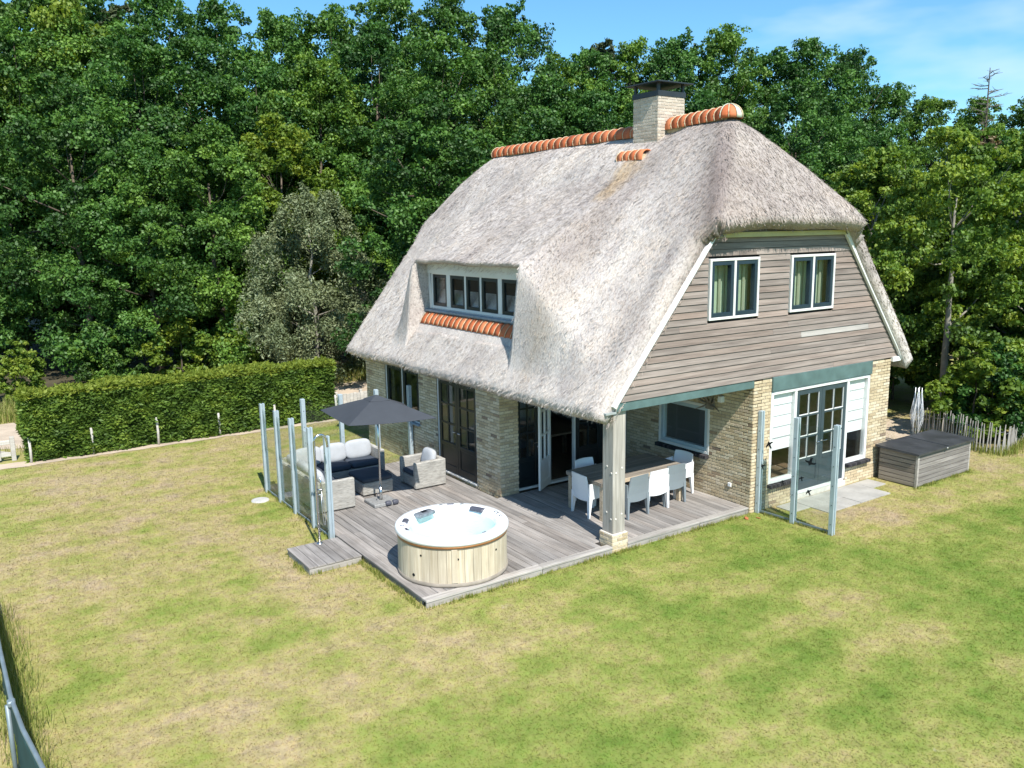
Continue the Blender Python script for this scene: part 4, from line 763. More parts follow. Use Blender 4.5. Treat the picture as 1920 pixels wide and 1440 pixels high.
m = MB(); m.tube([(0.065, -0.04, 0.93), (0.09, -0.05, 0.7), (0.11, -0.05, 0.45), (0.10, -0.05, 0.32), (0.075, -0.05, 0.35), (0.06, -0.05, 0.6), (0.055, -0.05, 0.86)], 0.007, 6); m.build('hose', 'galvanised', SH, True)
# ================================================================== hot tub
TB = thing('hot_tub', 'round wooden hot tub with white acrylic rim, full of clear water, at the deck corner', 'hot tub', (-2.52, 0.92, 0.003)); R0 = 0.862
NSt = 40
for k in range(NSt):
    a0 = 2 * math.pi * k / NSt + 0.003; a1 = 2 * math.pi * (k + 1) / NSt - 0.003; m = MB(); pr = [(R0 - 0.03, 0.055), (R0, 0.055), (R0, 0.60), (R0 - 0.03, 0.60), (R0 - 0.03, 0.055)]; m.lathe(pr, (0, 0, 0), 3, a0, a1)
    e = len(pr); m.f.append(tuple(range(4))); m.f.append(tuple(3 * e + i for i in range(4))); m.build('stave', 'stave_wood', TB)
m = MB(); m.lathe([(R0 - 0.04, 0.0), (R0 + 0.012, 0.0), (R0 + 0.016, 0.02), (R0 + 0.012, 0.06), (R0 - 0.04, 0.06)], (0, 0, 0), 72); m.build('base_ring', 'tub_base', TB, True)
m = MB(); m.lathe([(R0 + 0.001, 0.585), (R0 + 0.007, 0.587), (R0 + 0.007, 0.612), (R0 + 0.001, 0.614)], (0, 0, 0), 72); m.build('band', 'tub_base', TB, True)
m = MB(); m.lathe([(R0 - 0.01, 0.605), (R0 + 0.012, 0.605), (R0 + 0.018, 0.64), (R0 - 0.01, 0.655)], (0, 0, 0), 72); m.build('copper_trim', 'copper_band', TB, True)
m = MB(); m.lathe([(R0 - 0.02, 0.63), (R0 + 0.022, 0.645), (R0 + 0.035, 0.675), (R0 + 0.032, 0.72), (R0 + 0.012, 0.742), (R0 - 0.06, 0.745), (R0 - 0.13, 0.735), (R0 - 0.17, 0.70), (R0 - 0.20, 0.62), (R0 - 0.26, 0.50), (R0 - 0.45, 0.47), (R0 - 0.50, 0.30), (0.001, 0.27)], (0, 0, 0), 96); m.build('shell', 'acrylic', TB, True)
m = MB(); m.lathe([(R0 - 0.165, 0.655), (0.35, 0.655), (0.001, 0.655)], (0, 0, 0), 64); m.build('water', 'tub_water', TB, True)
RV = np.array((0.827, -0.562)); BV = np.array((0.5600, 0.8285))
def tub_xy(r, b): q = RV * r + BV * b; return float(q[0]), float(q[1])
def rim_pad(name, ang, w, rr, dr, mat, zo=0.742, th=0.016):
    m = MB(); m.lathe([(rr - dr, zo - 0.03), (rr - dr, zo), (rr - dr * 0.5, zo + th), (rr + dr * 0.5, zo + th), (rr + dr, zo), (rr + dr, zo - 0.03)], (0, 0, 0), 10, ang - w, ang + w); n = 6
    m.f.append(tuple(range(n))); m.f.append(tuple(10 * n + i for i in range(n))); return m.build(name, mat, TB, True)
def ang(r, b): x, y = tub_xy(r, b); return math.atan2(y, x)
rim_pad('headrest', ang(0.43, 0.68), 0.18, 0.725, 0.065, 'rubber', 0.722, 0.022); rim_pad('headrest', ang(-0.82, 0.04), 0.11, 0.75, 0.05, 'rubber', 0.735); rim_pad('headrest', ang(-0.66, -0.36), 0.06, 0.76, 0.03, 'rubber', 0.735); rim_pad('headrest', ang(-0.08, 0.83), 0.07, 0.80, 0.018, 'rubber'); rim_pad('headrest', ang(0.55, -0.55), 0.04, 0.745, 0.02, 'panel_grey', 0.735)
x_, y_ = tub_xy(-0.47, 0.40); m = MB(); ca = math.atan2(y_, x_); rd = np.array((math.cos(ca), math.sin(ca), 0)); tn = np.array((-math.sin(ca), math.cos(ca), 0)); m.obox((x_, y_, 0.728), (rd, tn, (0, 0, 1)), (0.085, 0.17, 0.030), 0.012); m.build('control_panel', 'panel_grey', TB)
m = MB(); m.obox((x_ * 1.03, y_ * 1.03, 0.760), (rd, tn, (0, 0, 1)), (0.035, 0.055, 0.006), 0.003); m.build('display', 'sticker', TB)
for r, b in ((0.70, 0.40), (0.78, 0.20), (-0.24, 0.78), (0.12, 0.80), (-0.74, -0.20), (0.62, 0.28)):
    x_, y_ = tub_xy(r, b); l = math.hypot(x_, y_); x_, y_ = x_ / l * 0.79, y_ / l * 0.79; m = MB(); m.lathe([(0.001, 0.012), (0.020, 0.014), (0.030, 0.006), (0.034, -0.004)], (x_, y_, 0.742), 14); m.build('valve_knob', 'galvanised', TB, True)
for r, z in ((-0.42, 0.47), (0.70, 0.45), (-0.55, 0.13), (0.14, 0.44)):
    b = -math.sqrt(R0 * R0 - r * r); x_, y_ = tub_xy(r, b); d = np.array((x_, y_, 0)) / R0; m = MB(); rr = 0.026 if z < 0.2 else 0.017; m.tube([d * (R0 - 0.01) + (0, 0, z), d * (R0 + 0.004) + (0, 0, z)], rr, 12); m.build('vent_hole', 'sticker', TB)
x_, y_ = tub_xy(0.09, -math.sqrt(R0 ** 2 - 0.0081)); d = np.array((x_, y_, 0)) / R0; tn = np.array((-d[1], d[0], 0)); m = MB(); m.obox(d * (R0 + 0.006) + (0, 0, 0.33), (tn, d, (0, 0, 1)), (0.045, 0.007, 0.262), 0.004); m.build('cover_board', 'stave_wood', TB)
# ================================================================== soft furniture
def pillow(mb, c, ax, h, e=0.45, seg=20, ring=12):
    """superellipsoid cushion"""
    c = np.asarray(c, float); A = np.asarray(ax, float); b = len(mb.v); sp = lambda v, p: math.copysign(abs(v) ** p, v)
    for i in range(ring + 1):
        ph = -math.pi / 2 + math.pi * i / ring
        for k in range(seg):
            th = 2 * math.pi * k / seg; l = np.array((h[0] * sp(math.cos(ph), e) * sp(math.cos(th), e), h[1] * sp(math.cos(ph), e) * sp(math.sin(th), e), h[2] * sp(math.sin(ph), 0.8))); mb.v.append(tuple(c + l @ A))
    for i in range(ring):
        for k in range(seg): k2 = (k + 1) % seg; mb.f.append((b + i * seg + k, b + i * seg + k2, b + (i + 1) * seg + k2, b + (i + 1) * seg + k))
    return mb
I3 = np.eye(3)
def tilt(ax, yaw=0.0, pitch=0.0):
    """local frame: x along the seat back, y out of it, z thickness; leaned by pitch"""
    cy, sy = math.cos(yaw), math.sin(yaw); X_ = np.array((cy, sy, 0)); Yb = np.array((-sy, cy, 0)); up = np.array((0, 0, 1)) * math.cos(pitch) + Yb * math.sin(pitch); return np.array((X_, up, np.cross(X_, up)))
SF = thing('rattan_corner_sofa', 'L-shaped light rattan corner sofa with dark seats and pale back cushions behind the glass screen', 'sofa', (-3.36, 4.50, 0))
def rbox(parent, name, *a, mat='rattan', b=0.015): m = MB(); m.box(*a, b); return m.build(name, mat, parent)
rbox(SF, 'seat_base', 0.10, 0.76, 0.10, 1.58, 0.03, 0.27); rbox(SF, 'seat_base', 0.10, 2.06, 1.585, 2.20, 0.03, 0.27)
rbox(SF, 'back_panel', 0.0, 0.098, 0.0, 2.30, 0.02, 0.60); rbox(SF, 'back_panel', 0.102, 2.16, 2.202, 2.30, 0.02, 0.60); rbox(SF, 'end_panel', 0.10, 0.76, 0.0, 0.098, 0.02, 0.60); rbox(SF, 'end_panel', 2.062, 2.16, 1.585, 2.20, 0.02, 0.60)
for a in ((0.115, 0.755, 0.115, 0.84), (0.115, 0.755, 0.85, 1.575), (0.115, 0.755, 1.59, 2.195), (0.765, 1.405, 1.595, 2.195), (1.415, 2.055, 1.595, 2.195)):
    m = MB(); pillow(m, ((a[0] + a[1]) / 2, (a[2] + a[3]) / 2, 0.335), I3, ((a[1] - a[0]) / 2, (a[3] - a[2]) / 2, 0.065), 0.18); m.build('seat_cushion', 'cushion_dark', SF, True)
for y in (0.50, 1.12, 1.72): m = MB(); pillow(m, (0.20, y, 0.56), tilt(I3, math.pi / 2, 0.22), (0.31, 0.21, 0.085), 0.55); m.build('back_cushion', 'cushion_pale', SF, True)
for x in (0.62, 1.18, 1.76): m = MB(); pillow(m, (x, 2.10, 0.57), tilt(I3, 0.0, 0.22), (0.31, 0.21, 0.085), 0.55); m.build('back_cushion', 'cushion_pale', SF, True)
AC = thing('rattan_armchair', 'square light rattan armchair with dark seat and pale cushion beside the dark double doors', 'armchair', (-1.17, 4.74, 0))
rbox(AC, 'arm_panel', 0.0, 0.72, 0.0, 0.10, 0.02, 0.57); rbox(AC, 'arm_panel', 0.0, 0.72, 0.62, 0.72, 0.02, 0.57); rbox(AC, 'back_panel', 0.62, 0.72, 0.102, 0.618, 0.02, 0.57); rbox(AC, 'seat_base', 0.02, 0.618, 0.102, 0.618, 0.03, 0.25)
m = MB(); pillow(m, (0.31, 0.36, 0.31), I3, (0.30, 0.255, 0.06), 0.18); m.build('seat_cushion', 'cushion_dark', AC, True)
m = MB(); pillow(m, (0.50, 0.34, 0.55), tilt(I3, -math.pi / 2, 0.25), (0.24, 0.20, 0.085), 0.55); m.build('back_cushion', 'cushion_pale', AC, True)
OT = thing('rattan_footstool', 'low rattan footstool with dark slate cushion in front of the corner sofa', 'footstool', (-2.22, 4.99, 0)); rbox(OT, 'base', 0.0, 0.66, 0.0, 0.74, 0.02, 0.27); m = MB(); pillow(m, (0.33, 0.37, 0.325), I3, (0.335, 0.375, 0.055), 0.14); m.build('cushion', 'cushion_dark', OT, True)
# parasol
UM = thing('parasol', 'square slate grey parasol on a steel pole shading the rattan footstool', 'parasol', (-2.09, 4.45, 0.0))
m = MB(); ca = 0.42; ax = ((math.cos(ca), math.sin(ca), 0), (-math.sin(ca), math.cos(ca), 0), (0, 0, 1))
m.obox((0, 0, 0.035), I3, (0.25, 0.25, 0.034), 0.012); m.build('base', 'granite', UM)
for dx in (0.04, 0.19): m = MB(); pillow(m, (dx, -0.24, 0.055), I3, (0.065, 0.05, 0.045), 0.6); m.build('wheel_cover', 'rubber', UM, True)
m = MB(); m.tube([(0, 0, 0.069), (0, 0, 0.34)], 0.032, 14); m.build('pole_socket', 'steel', UM, True); m = MB(); m.tube([(0, 0, 0.30), (0, 0, 2.16)], 0.021, 12); m.build('pole', 'steel', UM, True)
m = MB(); m.tube([(-0.03, -0.01, 0.21), (-0.08, -0.03, 0.22), (-0.10, -0.05, 0.14)], 0.010, 6); m.build('crank', 'rubber', UM, True)
CN = [(-0.745, 1.03), (-0.855, -0.61), (0.745, -1.03), (0.855, 0.61)]; ZE, ZA = 1.79, 2.13
def canopy(mb, corners, ze, za, n, sag, s0=0.0):
    for k in range(4):
        a, b = np.array(corners[k]), np.array(corners[(k + 1) % 4]); base = len(mb.v)
        for i in range(n + 1):
            t_ = s0 + (1 - s0) * i / n
            for j in range(n + 1):
                w = j / n; e = (a * (1 - w) + b * w) * t_ * (1 - 0.035 * math.sin(math.pi * w) * t_); z = za + (ze - za) * (t_ ** 1.12) - sag * math.sin(math.pi * w) * t_ * t_ + 0.004; mb.v.append((e[0], e[1], z))
        for i in range(n):
            for j in range(n): q = base + i * (n + 1) + j; mb.f.append((q, q + 1, q + n + 2, q + n + 1))
    return mb
o = canopy(MB(), CN, ZE, ZA, 10, 0.03, 0.12).build('canopy', 'umbrella_cloth', UM, True); o.data.polygons.foreach_set('use_smooth', [False] * len(o.data.polygons)); sm = o.modifiers.new('s', 'SOLIDIFY'); sm.thickness = 0.004
o = canopy(MB(), [(x * 0.23, y * 0.23) for x, y in CN], 2.075, 2.165, 4, 0.008).build('vent_cap', 'umbrella_cloth', UM); sm = o.modifiers.new('s', 'SOLIDIFY'); sm.thickness = 0.004
for k in range(8):
    a, b = np.array(CN[k // 2]), np.array(CN[(k // 2 + 1) % 4]); e = a if k % 2 == 0 else (a + b) / 2 * 0.97; drop = 0.0 if k % 2 == 0 else 0.03
    m = MB(); m.tube([(e[0] * 0.03, e[1] * 0.03, 2.09), (e[0] * 0.5, e[1] * 0.5, 1.945 - drop * 0.4), (e[0] * 0.97, e[1] * 0.97, ZE - 0.01 - drop)], 0.008, 6); rb = m.build('rib', 'black_metal', UM); m = MB(); m.tube([(e[0] * 0.04, e[1] * 0.04, 1.62), (e[0] * 0.45, e[1] * 0.45, 1.945 - drop * 0.4)], 0.007, 6); m.build('strut', 'black_metal', rb)
# ================================================================== dining set in the porch
DT = thing('dining_table', 'long rectangular weathered wooden dining table in the shade of the porch', 'table', (1.71, 1.56, 0.0))
for k in range(7): m = MB(); y0 = -0.52 + 0.149 * k; m.box(-1.03, 1.03, y0, y0 + 0.145, 0.685, 0.73, 0.004); m.build('top_board', 'table_wood', DT)
m = MB(); m.box(-1.035, 1.035, -0.545, -0.523, 0.655, 0.728, 0.004); m.build('edge_board', 'table_edge_wood', DT); m = MB(); m.box(-1.055, -1.033, -0.52, 0.52, 0.655, 0.728, 0.004); m.build('edge_board', 'table_wood', DT)
for sx in (-0.97, 0.97):
    for sy in (-0.46, 0.46): m = MB(); m.box(sx - 0.045, sx + 0.045, sy - 0.045, sy + 0.045, 0.0, 0.684, 0.005); m.build('leg', 'table_edge_wood', DT)
def make_chair(label, mat, loc, rot):
    c = thing('plastic_armchair', label, 'chair', loc, rot, 'plastic armchairs around the porch table'); W, D = 0.27, 0.25
    m = MB(); m.box(-W + 0.03, W - 0.03, -D + 0.02, D, 0.40, 0.44, 0.012); m.build('seat', mat, c)
    # back: a tall panel, a little narrower at the top, curved outward
    m = MB(); n = 8
    for (yo) in (0.0, 0.022):
        for i in range(n + 1):
            u = -1 + 2 * i / n
            for z, ww, lean in ((0.33, 0.265, 0.0), (0.46, 0.262, -0.004), (0.62, 0.245, -0.02), (0.795, 0.225, -0.05)): m.v.append((u * ww, -D - 0.012 + lean - 0.03 * (1 - u * u) + yo, z - (0.025 * (1 - u * u) if z < 0.4 else 0) + (0.012 * (1 - u * u) if z > 0.7 else 0)))
    q = (n + 1) * 4
    for i in range(n):
        for j in range(3): a = i * 4 + j; m.f += [(a, a + 4, a + 5, a + 1), (q + a, q + a + 1, q + a + 5, q + a + 4)]
        m.f += [(i * 4 + 3, i * 4 + 7, q + i * 4 + 7, q + i * 4 + 3), (i * 4, q + i * 4, q + i * 4 + 4, i * 4 + 4)]
    for e in (0, n * 4): m.f += [(e + j, e + j + 1, q + e + j + 1, q + e + j) for j in range(3)]
    m.build('backrest', mat, c, False)
    for sg in (-1, 1):
        m = MB(); m.prism([(-D - 0.01, 0.36), (D - 0.0, 0.37), (D + 0.01, 0.60), (D - 0.02, 0.635), (-D - 0.02, 0.655)], lambda a, b, d: (sg * d, a, b), W - 0.008, W + 0.012); m.build('armrest', mat, c)
        for sy in (-1, 1):
            m = MB(); x0 = sg * (W - 0.022); y0 = sy * (D - 0.02); top, bot = 0.032, 0.018; dx, dy = sg * 0.012, sy * 0.018 - (0.02 if sy < 0 else 0)
            m.add([(x0 - bot + dx, y0 - bot + dy, 0), (x0 + bot + dx, y0 - bot + dy, 0), (x0 + bot + dx, y0 + bot + dy, 0), (x0 - bot + dx, y0 + bot + dy, 0), (x0 - top, y0 - top * 1.5, 0.42), (x0 + top, y0 - top * 1.5, 0.42), (x0 + top, y0 + top * 1.5, 0.42), (x0 - top, y0 + top * 1.5, 0.42)], BOXF); m.build('leg', mat, c)
    return c
make_chair('grey plastic armchair beside the thick wooden porch post', 'plastic_grey', (1.37, 1.13, 0.003), 0.05)
make_chair('white plastic armchair between two grey armchairs at the long side of the table', 'plastic_white', (1.92, 1.17, 0.003), 0.0)
make_chair('grey plastic armchair at the table corner next to the sunlit brick wall', 'plastic_grey', (2.44, 1.24, 0.003), -0.04)
make_chair('white plastic armchair at the table end facing the brick wall', 'plastic_white', (0.87, 1.56, 0.003), -math.pi / 2 - 0.06)
make_chair('white plastic armchair at the table end with its back to the brick wall', 'plastic_white', (2.92, 1.50, 0.003), math.pi / 2 + 0.05)
make_chair('white plastic armchair on the shaded far side of the table before the glass doors', 'plastic_white', (1.30, 2.02, 0.003), math.pi + 0.05)
# ================================================================== glass wind screens
def screen(name, label, posts, z_top, panes, base, mat='post_alu'):
    s = thing(name, label, 'glass screen', (posts[0][0], posts[0][1], base)); o = np.array((posts[0][0], posts[0][1], 0))
    for i, p in enumerate(posts):
        q = np.array((*p, 0.0)) - o; nb = np.array(posts[i + 1] if i + 1 < len(posts) else posts[i - 1]) - np.array(p); d = np.array((*nb, 0.0)) / np.linalg.norm(nb); n = np.array((-d[1], d[0], 0)); h = z_top - base
        m = MB(); ax = (d, n, (0, 0, 1)); m.obox(q + n * 0.030 + (0, 0, h / 2), ax, (0.042, 0.018, h / 2), 0.004).obox(q - n * 0.030 + (0, 0, h / 2), ax, (0.042, 0.018, h / 2), 0.004).obox(q + (0, 0, h / 2 - 0.004), ax, (0.014, 0.0125, h / 2 - 0.004)); po = m.build('post', mat, s)
        for zz in (0.2, 0.55, 0.9, 1.25, 1.6):
            for sg in (-1, 1): m = MB(); m.obox(q + n * sg * 0.0495 + (0, 0, zz), ax, (0.007, 0.003, 0.007)); m.build('screw', 'black_metal', po)
    for i, kinds in enumerate(panes):
        a, b = np.array((*posts[i], 0.0)) - o, np.array((*posts[i + 1], 0.0)) - o; d = b - a; L = np.linalg.norm(d); d = d / L; n = np.array((-d[1], d[0], 0)); c = (a + b) / 2
        for (z0, z1, off) in kinds:
            m = MB(); m.obox(c + n * off + (0, 0, (z0 + z1) / 2 - base), (d, n, (0, 0, 1)), (L / 2 - 0.02, 0.004, (z1 - z0) / 2)); m.build('glass_pane', 'screen_glass', s)
        m = MB(); m.obox(c + (0, 0, 0.05), (d, n, (0, 0, 1)), (L / 2 - 0.043, 0.011, 0.018), 0.003); m.build('bottom_rail', 'rail_metal', s)
    return s
full = [(-0.04, 0.88, -0.007), (0.82, 1.66, 0.007)]; low = [(-0.04, 0.88, -0.007)]
screen('glass_windscreen', 'row of five pale posts with clear panes along the outer deck edge', [(-3.545, 3.42), (-3.545, 4.22), (-3.545, 5.18), (-3.545, 6.03), (-3.545, 6.90)], 1.78, [low, full, full, full], G0)
screen('glass_windscreen', 'glass screen with four pale posts between the sofa back and the house window', [(-2.63, 7.03), (-1.77, 7.03), (-0.91, 7.03), (-0.08, 7.03)], 1.74, [full, low, low], G0)
RS = screen('glass_windscreen', 'short glass screen with dark bird stickers standing beside the terrace doors', [(3.60, -0.06), (3.645, -0.82), (3.69, -1.60)], 1.86, [low, [(-0.02, 0.9, -0.007), (0.8, 1.76, 0.007)]], G0)
def bird(cx, cy, cz, s, rot):
    """flat vinyl bird on the pane: body, forked tail and two swept wings"""
    pl = [(0.0, 0.95), (0.14, 0.78), (0.30, 0.55), (0.85, 0.60), (1.15, 0.30), (0.70, 0.28), (0.26, 0.10), (0.22, -0.45), (0.34, -1.0), (0.02, -0.62), (-0.26, -1.0), (-0.20, -0.45), (-0.28, 0.08), (-0.75, -0.05), (-1.25, -0.42), (-0.95, 0.22), (-0.34, 0.52), (-0.14, 0.78)]
    c, q = math.cos(rot), math.sin(rot); d = np.array((0.045, -0.78)) / math.hypot(0.045, 0.78); m = MB()
    m.prism([((a * c - b * q) * s, (a * q + b * c) * s) for a, b in pl], lambda a, b, dd: (cx - 3.60 + d[0] * a + dd, cy + 0.06 + d[1] * a, cz - G0 + b), -0.014, -0.0125); return m.build('bird_sticker', 'sticker', RS)
for (yy, zz, s, ro) in ((-0.27, 1.24, 0.085, 0.5), (-0.13, 0.80, 0.06, 0.3), (-1.13, 1.12, 0.095, 2.8), (-0.97, 0.76, 0.05, 0.2), (-1.13, 0.54, 0.065, 0.5), (-0.58, 0.60, 0.05, 0.3)):
    fr = yy / -0.78 if yy > -0.8 else 1 + (yy + 0.82) / -0.78; bird(3.60 + 0.045 * fr - 0.0, yy, zz, s, ro)
# ================================================================== storage box, paving, lid
SB = thing('storage_box', 'low grey timber storage box with flat black felt lid against the house corner', 'storage box', (7.37, -0.98, G0)); BL_, BD = 2.02, 0.86
for k in range(6):
    z0 = 0.02 + 0.093 * k; m = MB(); m.box(0.03, BL_ - 0.03, -0.018, 0.004, z0, z0 + 0.082, 0.004); m.build('board', 'box_wood', SB); m = MB(); m.box(-0.018, 0.004, 0.03, BD - 0.03, z0, z0 + 0.082, 0.004); m.build('side_board', 'box_wood_side', SB)
m = MB(); m.box(-0.018, 0.004, 0.03, BD - 0.03, 0.578, 0.69, 0.004); m.build('side_board', 'box_wood_side', SB); m = MB(); m.box(0.03, BL_ - 0.03, -0.018, 0.004, 0.578, 0.685, 0.004); m.build('board', 'box_wood', SB)
m = MB(); m.box(0.006, BL_ - 0.006, 0.006, BD, 0.01, 0.69); m.build('carcass', 'dark_interior', SB)
for x in (0.0, BL_ - 0.03): m = MB(); m.box(x - 0.022, x + 0.03, -0.026, 0.028, 0.0, 0.69, 0.004); m.build('corner_post', 'border_wood', SB)
m = MB(); m.prism([(-0.07, 0.692), (BD + 0.05, 0.712), (BD + 0.05, 0.757), (-0.07, 0.735)], lambda a, b, d: (d, a, b), -0.08, BL_ + 0.10); LID = m.build('lid', 'roofing_felt', SB)
m = MB(); m.obox((BL_ * 0.48, -0.08, 0.712), I3, (0.02, 0.012, 0.02), 0.004); m.build('hasp', 'galvanised', LID)
m = MB(); m.bar((BL_ * 0.52, -0.065, 0.737), (BL_ * 0.52, BD + 0.04, 0.759), 0.035, 0.004); m.build('felt_seam', 'black_metal', LID)
PV = tag(link('paving', None), kind='structure'); rg = random.Random(8)
for i in range(6):
    for j in range(2):
        if j == 1 and i in (0, 5): continue
        m = MB(); x0 = 4.12 + 0.5 * i; y1 = -0.06 - 0.42 * j; m.box(x0 + 0.004, x0 + 0.496, y1 - 0.415, y1, G0 - 0.02, G0 + 0.022 + rg.uniform(-0.003, 0.003), 0.004); m.build('slab', 'paving', PV)
DL = thing('drain_lid', 'round pale concrete drain lid set in the dry lawn beside the glass screen', 'drain lid', (-3.86, 6.42, G0)); m = MB(); m.lathe([(0.001, 0.022), (0.13, 0.024), (0.17, 0.02), (0.18, 0.0)], (0, 0, 0), 28); m.build('cover', 'concrete_lid', DL, True)
# ================================================================== folded clothes dryer
CD = thing('rotary_clothes_dryer', 'folded rotary clothes dryer with pale slack lines standing behind the storage box', 'clothes dryer', (10.4, 0.85, G0)); CD.scale = (0.6, 0.6, 0.80); m = MB(); m.tube([(0, 0, 0), (0.02, 0, 1.0)], 0.024, 10); m.build('mast', 'galvanised', CD, True)
rg = random.Random(2)
for k in range(4):
    a = math.pi / 2 * k + 0.4; c, s = math.cos(a), math.sin(a); m = MB(); m.tube([(0.02 + 0.05 * c, 0.05 * s, 0.60), (0.03 + 0.11 * c, 0.11 * s, 1.3), (0.04 + 0.12 * c, 0.12 * s, 1.84)], 0.018, 8); m.build('arm', 'galvanised', CD, True)
    for q in range(6):
        r0 = 0.06 + 0.018 * q; zt = 1.80 - 0.09 * q; zl = 0.55 - 0.03 * q + rg.uniform(-0.05, 0.1); a2 = a + math.pi / 2; m = MB(); bl = 0.17 + rg.uniform(0, 0.09)
        m.tube([(0.04 + 0.12 * c, 0.12 * s, zt), (0.03 + 1.15 * bl * math.cos(a + 0.5), bl * math.sin(a + 0.5), (zt + zl) / 2 + 0.1 - 0.25), (0.03 + 0.6 * bl * math.cos(a + 0.8), 0.6 * bl * math.sin(a + 0.8), zl), (0.03 + bl * math.cos(a + 1.1), bl * math.sin(a + 1.1), (zt + zl) / 2 - 0.15), (0.04 + 0.12 * math.cos(a2), 0.12 * math.sin(a2), zt)], 0.006, 5); m.build('line', 'line_cord', CD, True)
# ================================================================== fences
PF_ = thing('paling_fence', 'bowed chestnut paling fence of thin grey stakes at the lawn edge beyond the storage box', 'fence', (11.3, 0.3, G0))
rg = random.Random(14); path = [(11.75, 1.5), (11.55, 0.85), (11.35, 0.25), (11.2, -0.25), (11.3, -0.62), (11.62, -0.72), (12.05, -0.62), (12.6, -0.50), (13.2, -0.42), (13.8, -0.4)]
pa = np.array(path); seg = np.r_[0, np.cumsum(np.hypot(*np.diff(pa, axis=0).T))]; n = int(seg[-1] / 0.078); tops = []
for k in range(n):
    s = seg[-1] * k / n; x = np.interp(s, seg, pa[:, 0]) - 11.3 + rg.uniform(-0.01, 0.01); y = np.interp(s, seg, pa[:, 1]) - 0.3 + rg.uniform(-0.01, 0.01); h = 0.66 + 0.10 * math.sin(s * 1.4) + rg.uniform(-0.05, 0.05); lean = 0.05 + 0.22 * max(0, s - 3.6) / 3; dx, dy = lean * h + rg.uniform(-0.03, 0.03), rg.uniform(-0.03, 0.03); tops.append((x + dx * 0.75, y + dy * 0.75, h * 0.75))
    m = MB(); m.tube([(x, y, -0.02), (x + dx * 0.5 + rg.uniform(-0.008, 0.008), y + dy * 0.5, h * 0.5), (x + dx, y + dy, h)], [0.017, 0.016, 0.010], 6); m.build('pale', 'fence_wood', PF_)
m = MB(); m.tube(tops, 0.004, 4).tube([(a, b, c * 0.35) for a, b, c in tops], 0.004, 4); m.build('binding_wire', 'galvanised', PF_)
HP = [(-7.42, 12.62), (-6.06, 12.60), (-4.53, 12.58), (-2.97, 12.58), (-1.45, 12.55), (0.33, 12.5)]
for i, (x, y) in enumerate(HP):
    p = thing('hedge_stake', 'thin pale round wooden stake standing against the clipped hedge', 'stake', (x, y, G0), 0, 'stakes along the hedge'); m = MB(); h = 0.62 + 0.05 * (i % 3); m.tube([(0, 0, -0.02), (0.01, 0, h * 0.5), (0.0, 0.01, h), (0, 0.01, h + 0.01)], [0.032, 0.031, 0.030, 0.018], 10); m.build('shaft', 'gate_wood', p, True)
GT = thing('field_gate', 'low pale wooden gate with diagonal brace at the hedge end', 'gate', (-8.6, 13.15, G0))
for x in (0.0, 0.86): m = MB(); m.box(x - 0.05, x + 0.05, -0.05, 0.05, 0.0, 0.60, 0.008); m.build('gate_post', 'gate_wood', GT)
for z in (0.12, 0.42): m = MB(); m.box(0.055, 0.805, -0.02, 0.02, z, z + 0.10, 0.005); m.build('rail', 'gate_wood', GT)
m = MB(); m.bar((0.08, 0.035, 0.40), (0.78, 0.035, 0.16), 0.09, 0.025, (0, 1, 0)); m.build('brace', 'gate_wood', GT)
for x in (0.25, 0.55): m = MB(); m.box(x - 0.04, x + 0.04, -0.042, -0.021, 0.05, 0.56, 0.004); m.build('picket', 'gate_wood', GT)
BF = thing('board_fence', 'low pale fence of upright boards between the hedge end and the house', 'fence', (0.45, 12.75, G0))
for k in range(14): m = MB(); m.box(0.11 * k, 0.11 * k + 0.104, -0.012, 0.012, 0.02, 0.66 + 0.01 * (k % 3), 0.004); m.build('board', 'gate_wood', BF)
for k in (0, 7, 13): m = MB(); m.box(0.11 * k - 0.01, 0.11 * k + 0.07, 0.014, 0.09, 0.0, 0.74, 0.006); m.build('fence_post', 'gate_wood', BF)
# green windbreak with a tube rail by the lawn's outer edge
WBk = thing('windbreak_fence', 'grey tube rail with dark green cloth along the lawn edge in long grass', 'fence', (-8.68, -1.2, G0)); pts = [(-0.08, 4.6, 0.98), (-0.03, 2.5, 0.98), (-0.02, 1.15, 0.99), (0.0, 0.0, 1.0), (0.05, -0.7, 1.0), (0.14, -1.5, 1.02), (0.30, -3.0, 1.02)]
m = MB(); m.tube(pts, 0.021, 10); m.build('rail', 'rail_metal', WBk, True)
m = MB(); pp = np.array(pts); ny_ = 40
for i in range(ny_ + 1):
    y = 4.6 - 7.6 * i / ny_; x = float(np.interp(-y, -pp[:, 1], pp[:, 0])); zt = float(np.interp(-y, -pp[:, 1], pp[:, 2])) - 0.035
    for j in range(7): m.v.append((x + 0.012 + 0.02 * math.sin(i * 1.3 + j) * j / 6, y, zt - (zt - 0.06) * j / 6))
for i in range(ny_):
    for j in range(6): a = i * 7 + j; m.f.append((a, a + 7, a + 8, a + 1))
o = m.build('cloth', 'green_cloth', WBk, True); sm = o.modifiers.new('s', 'SOLIDIFY'); sm.thickness = 0.006
for y in (-0.1, -1.9, 2.2): x = float(np.interp(-y, -pp[:, 1], pp[:, 0])); m = MB(); m.tube([(x - 0.045, y, 0.0), (x - 0.045, y, 0.98)], 0.022, 8); m.build('post', 'rail_metal', WBk, True); m = MB(); m.obox((x - 0.01, y, 0.99), I3, (0.035, 0.045, 0.030), 0.012); m.build('clamp', 'rail_metal', WBk)
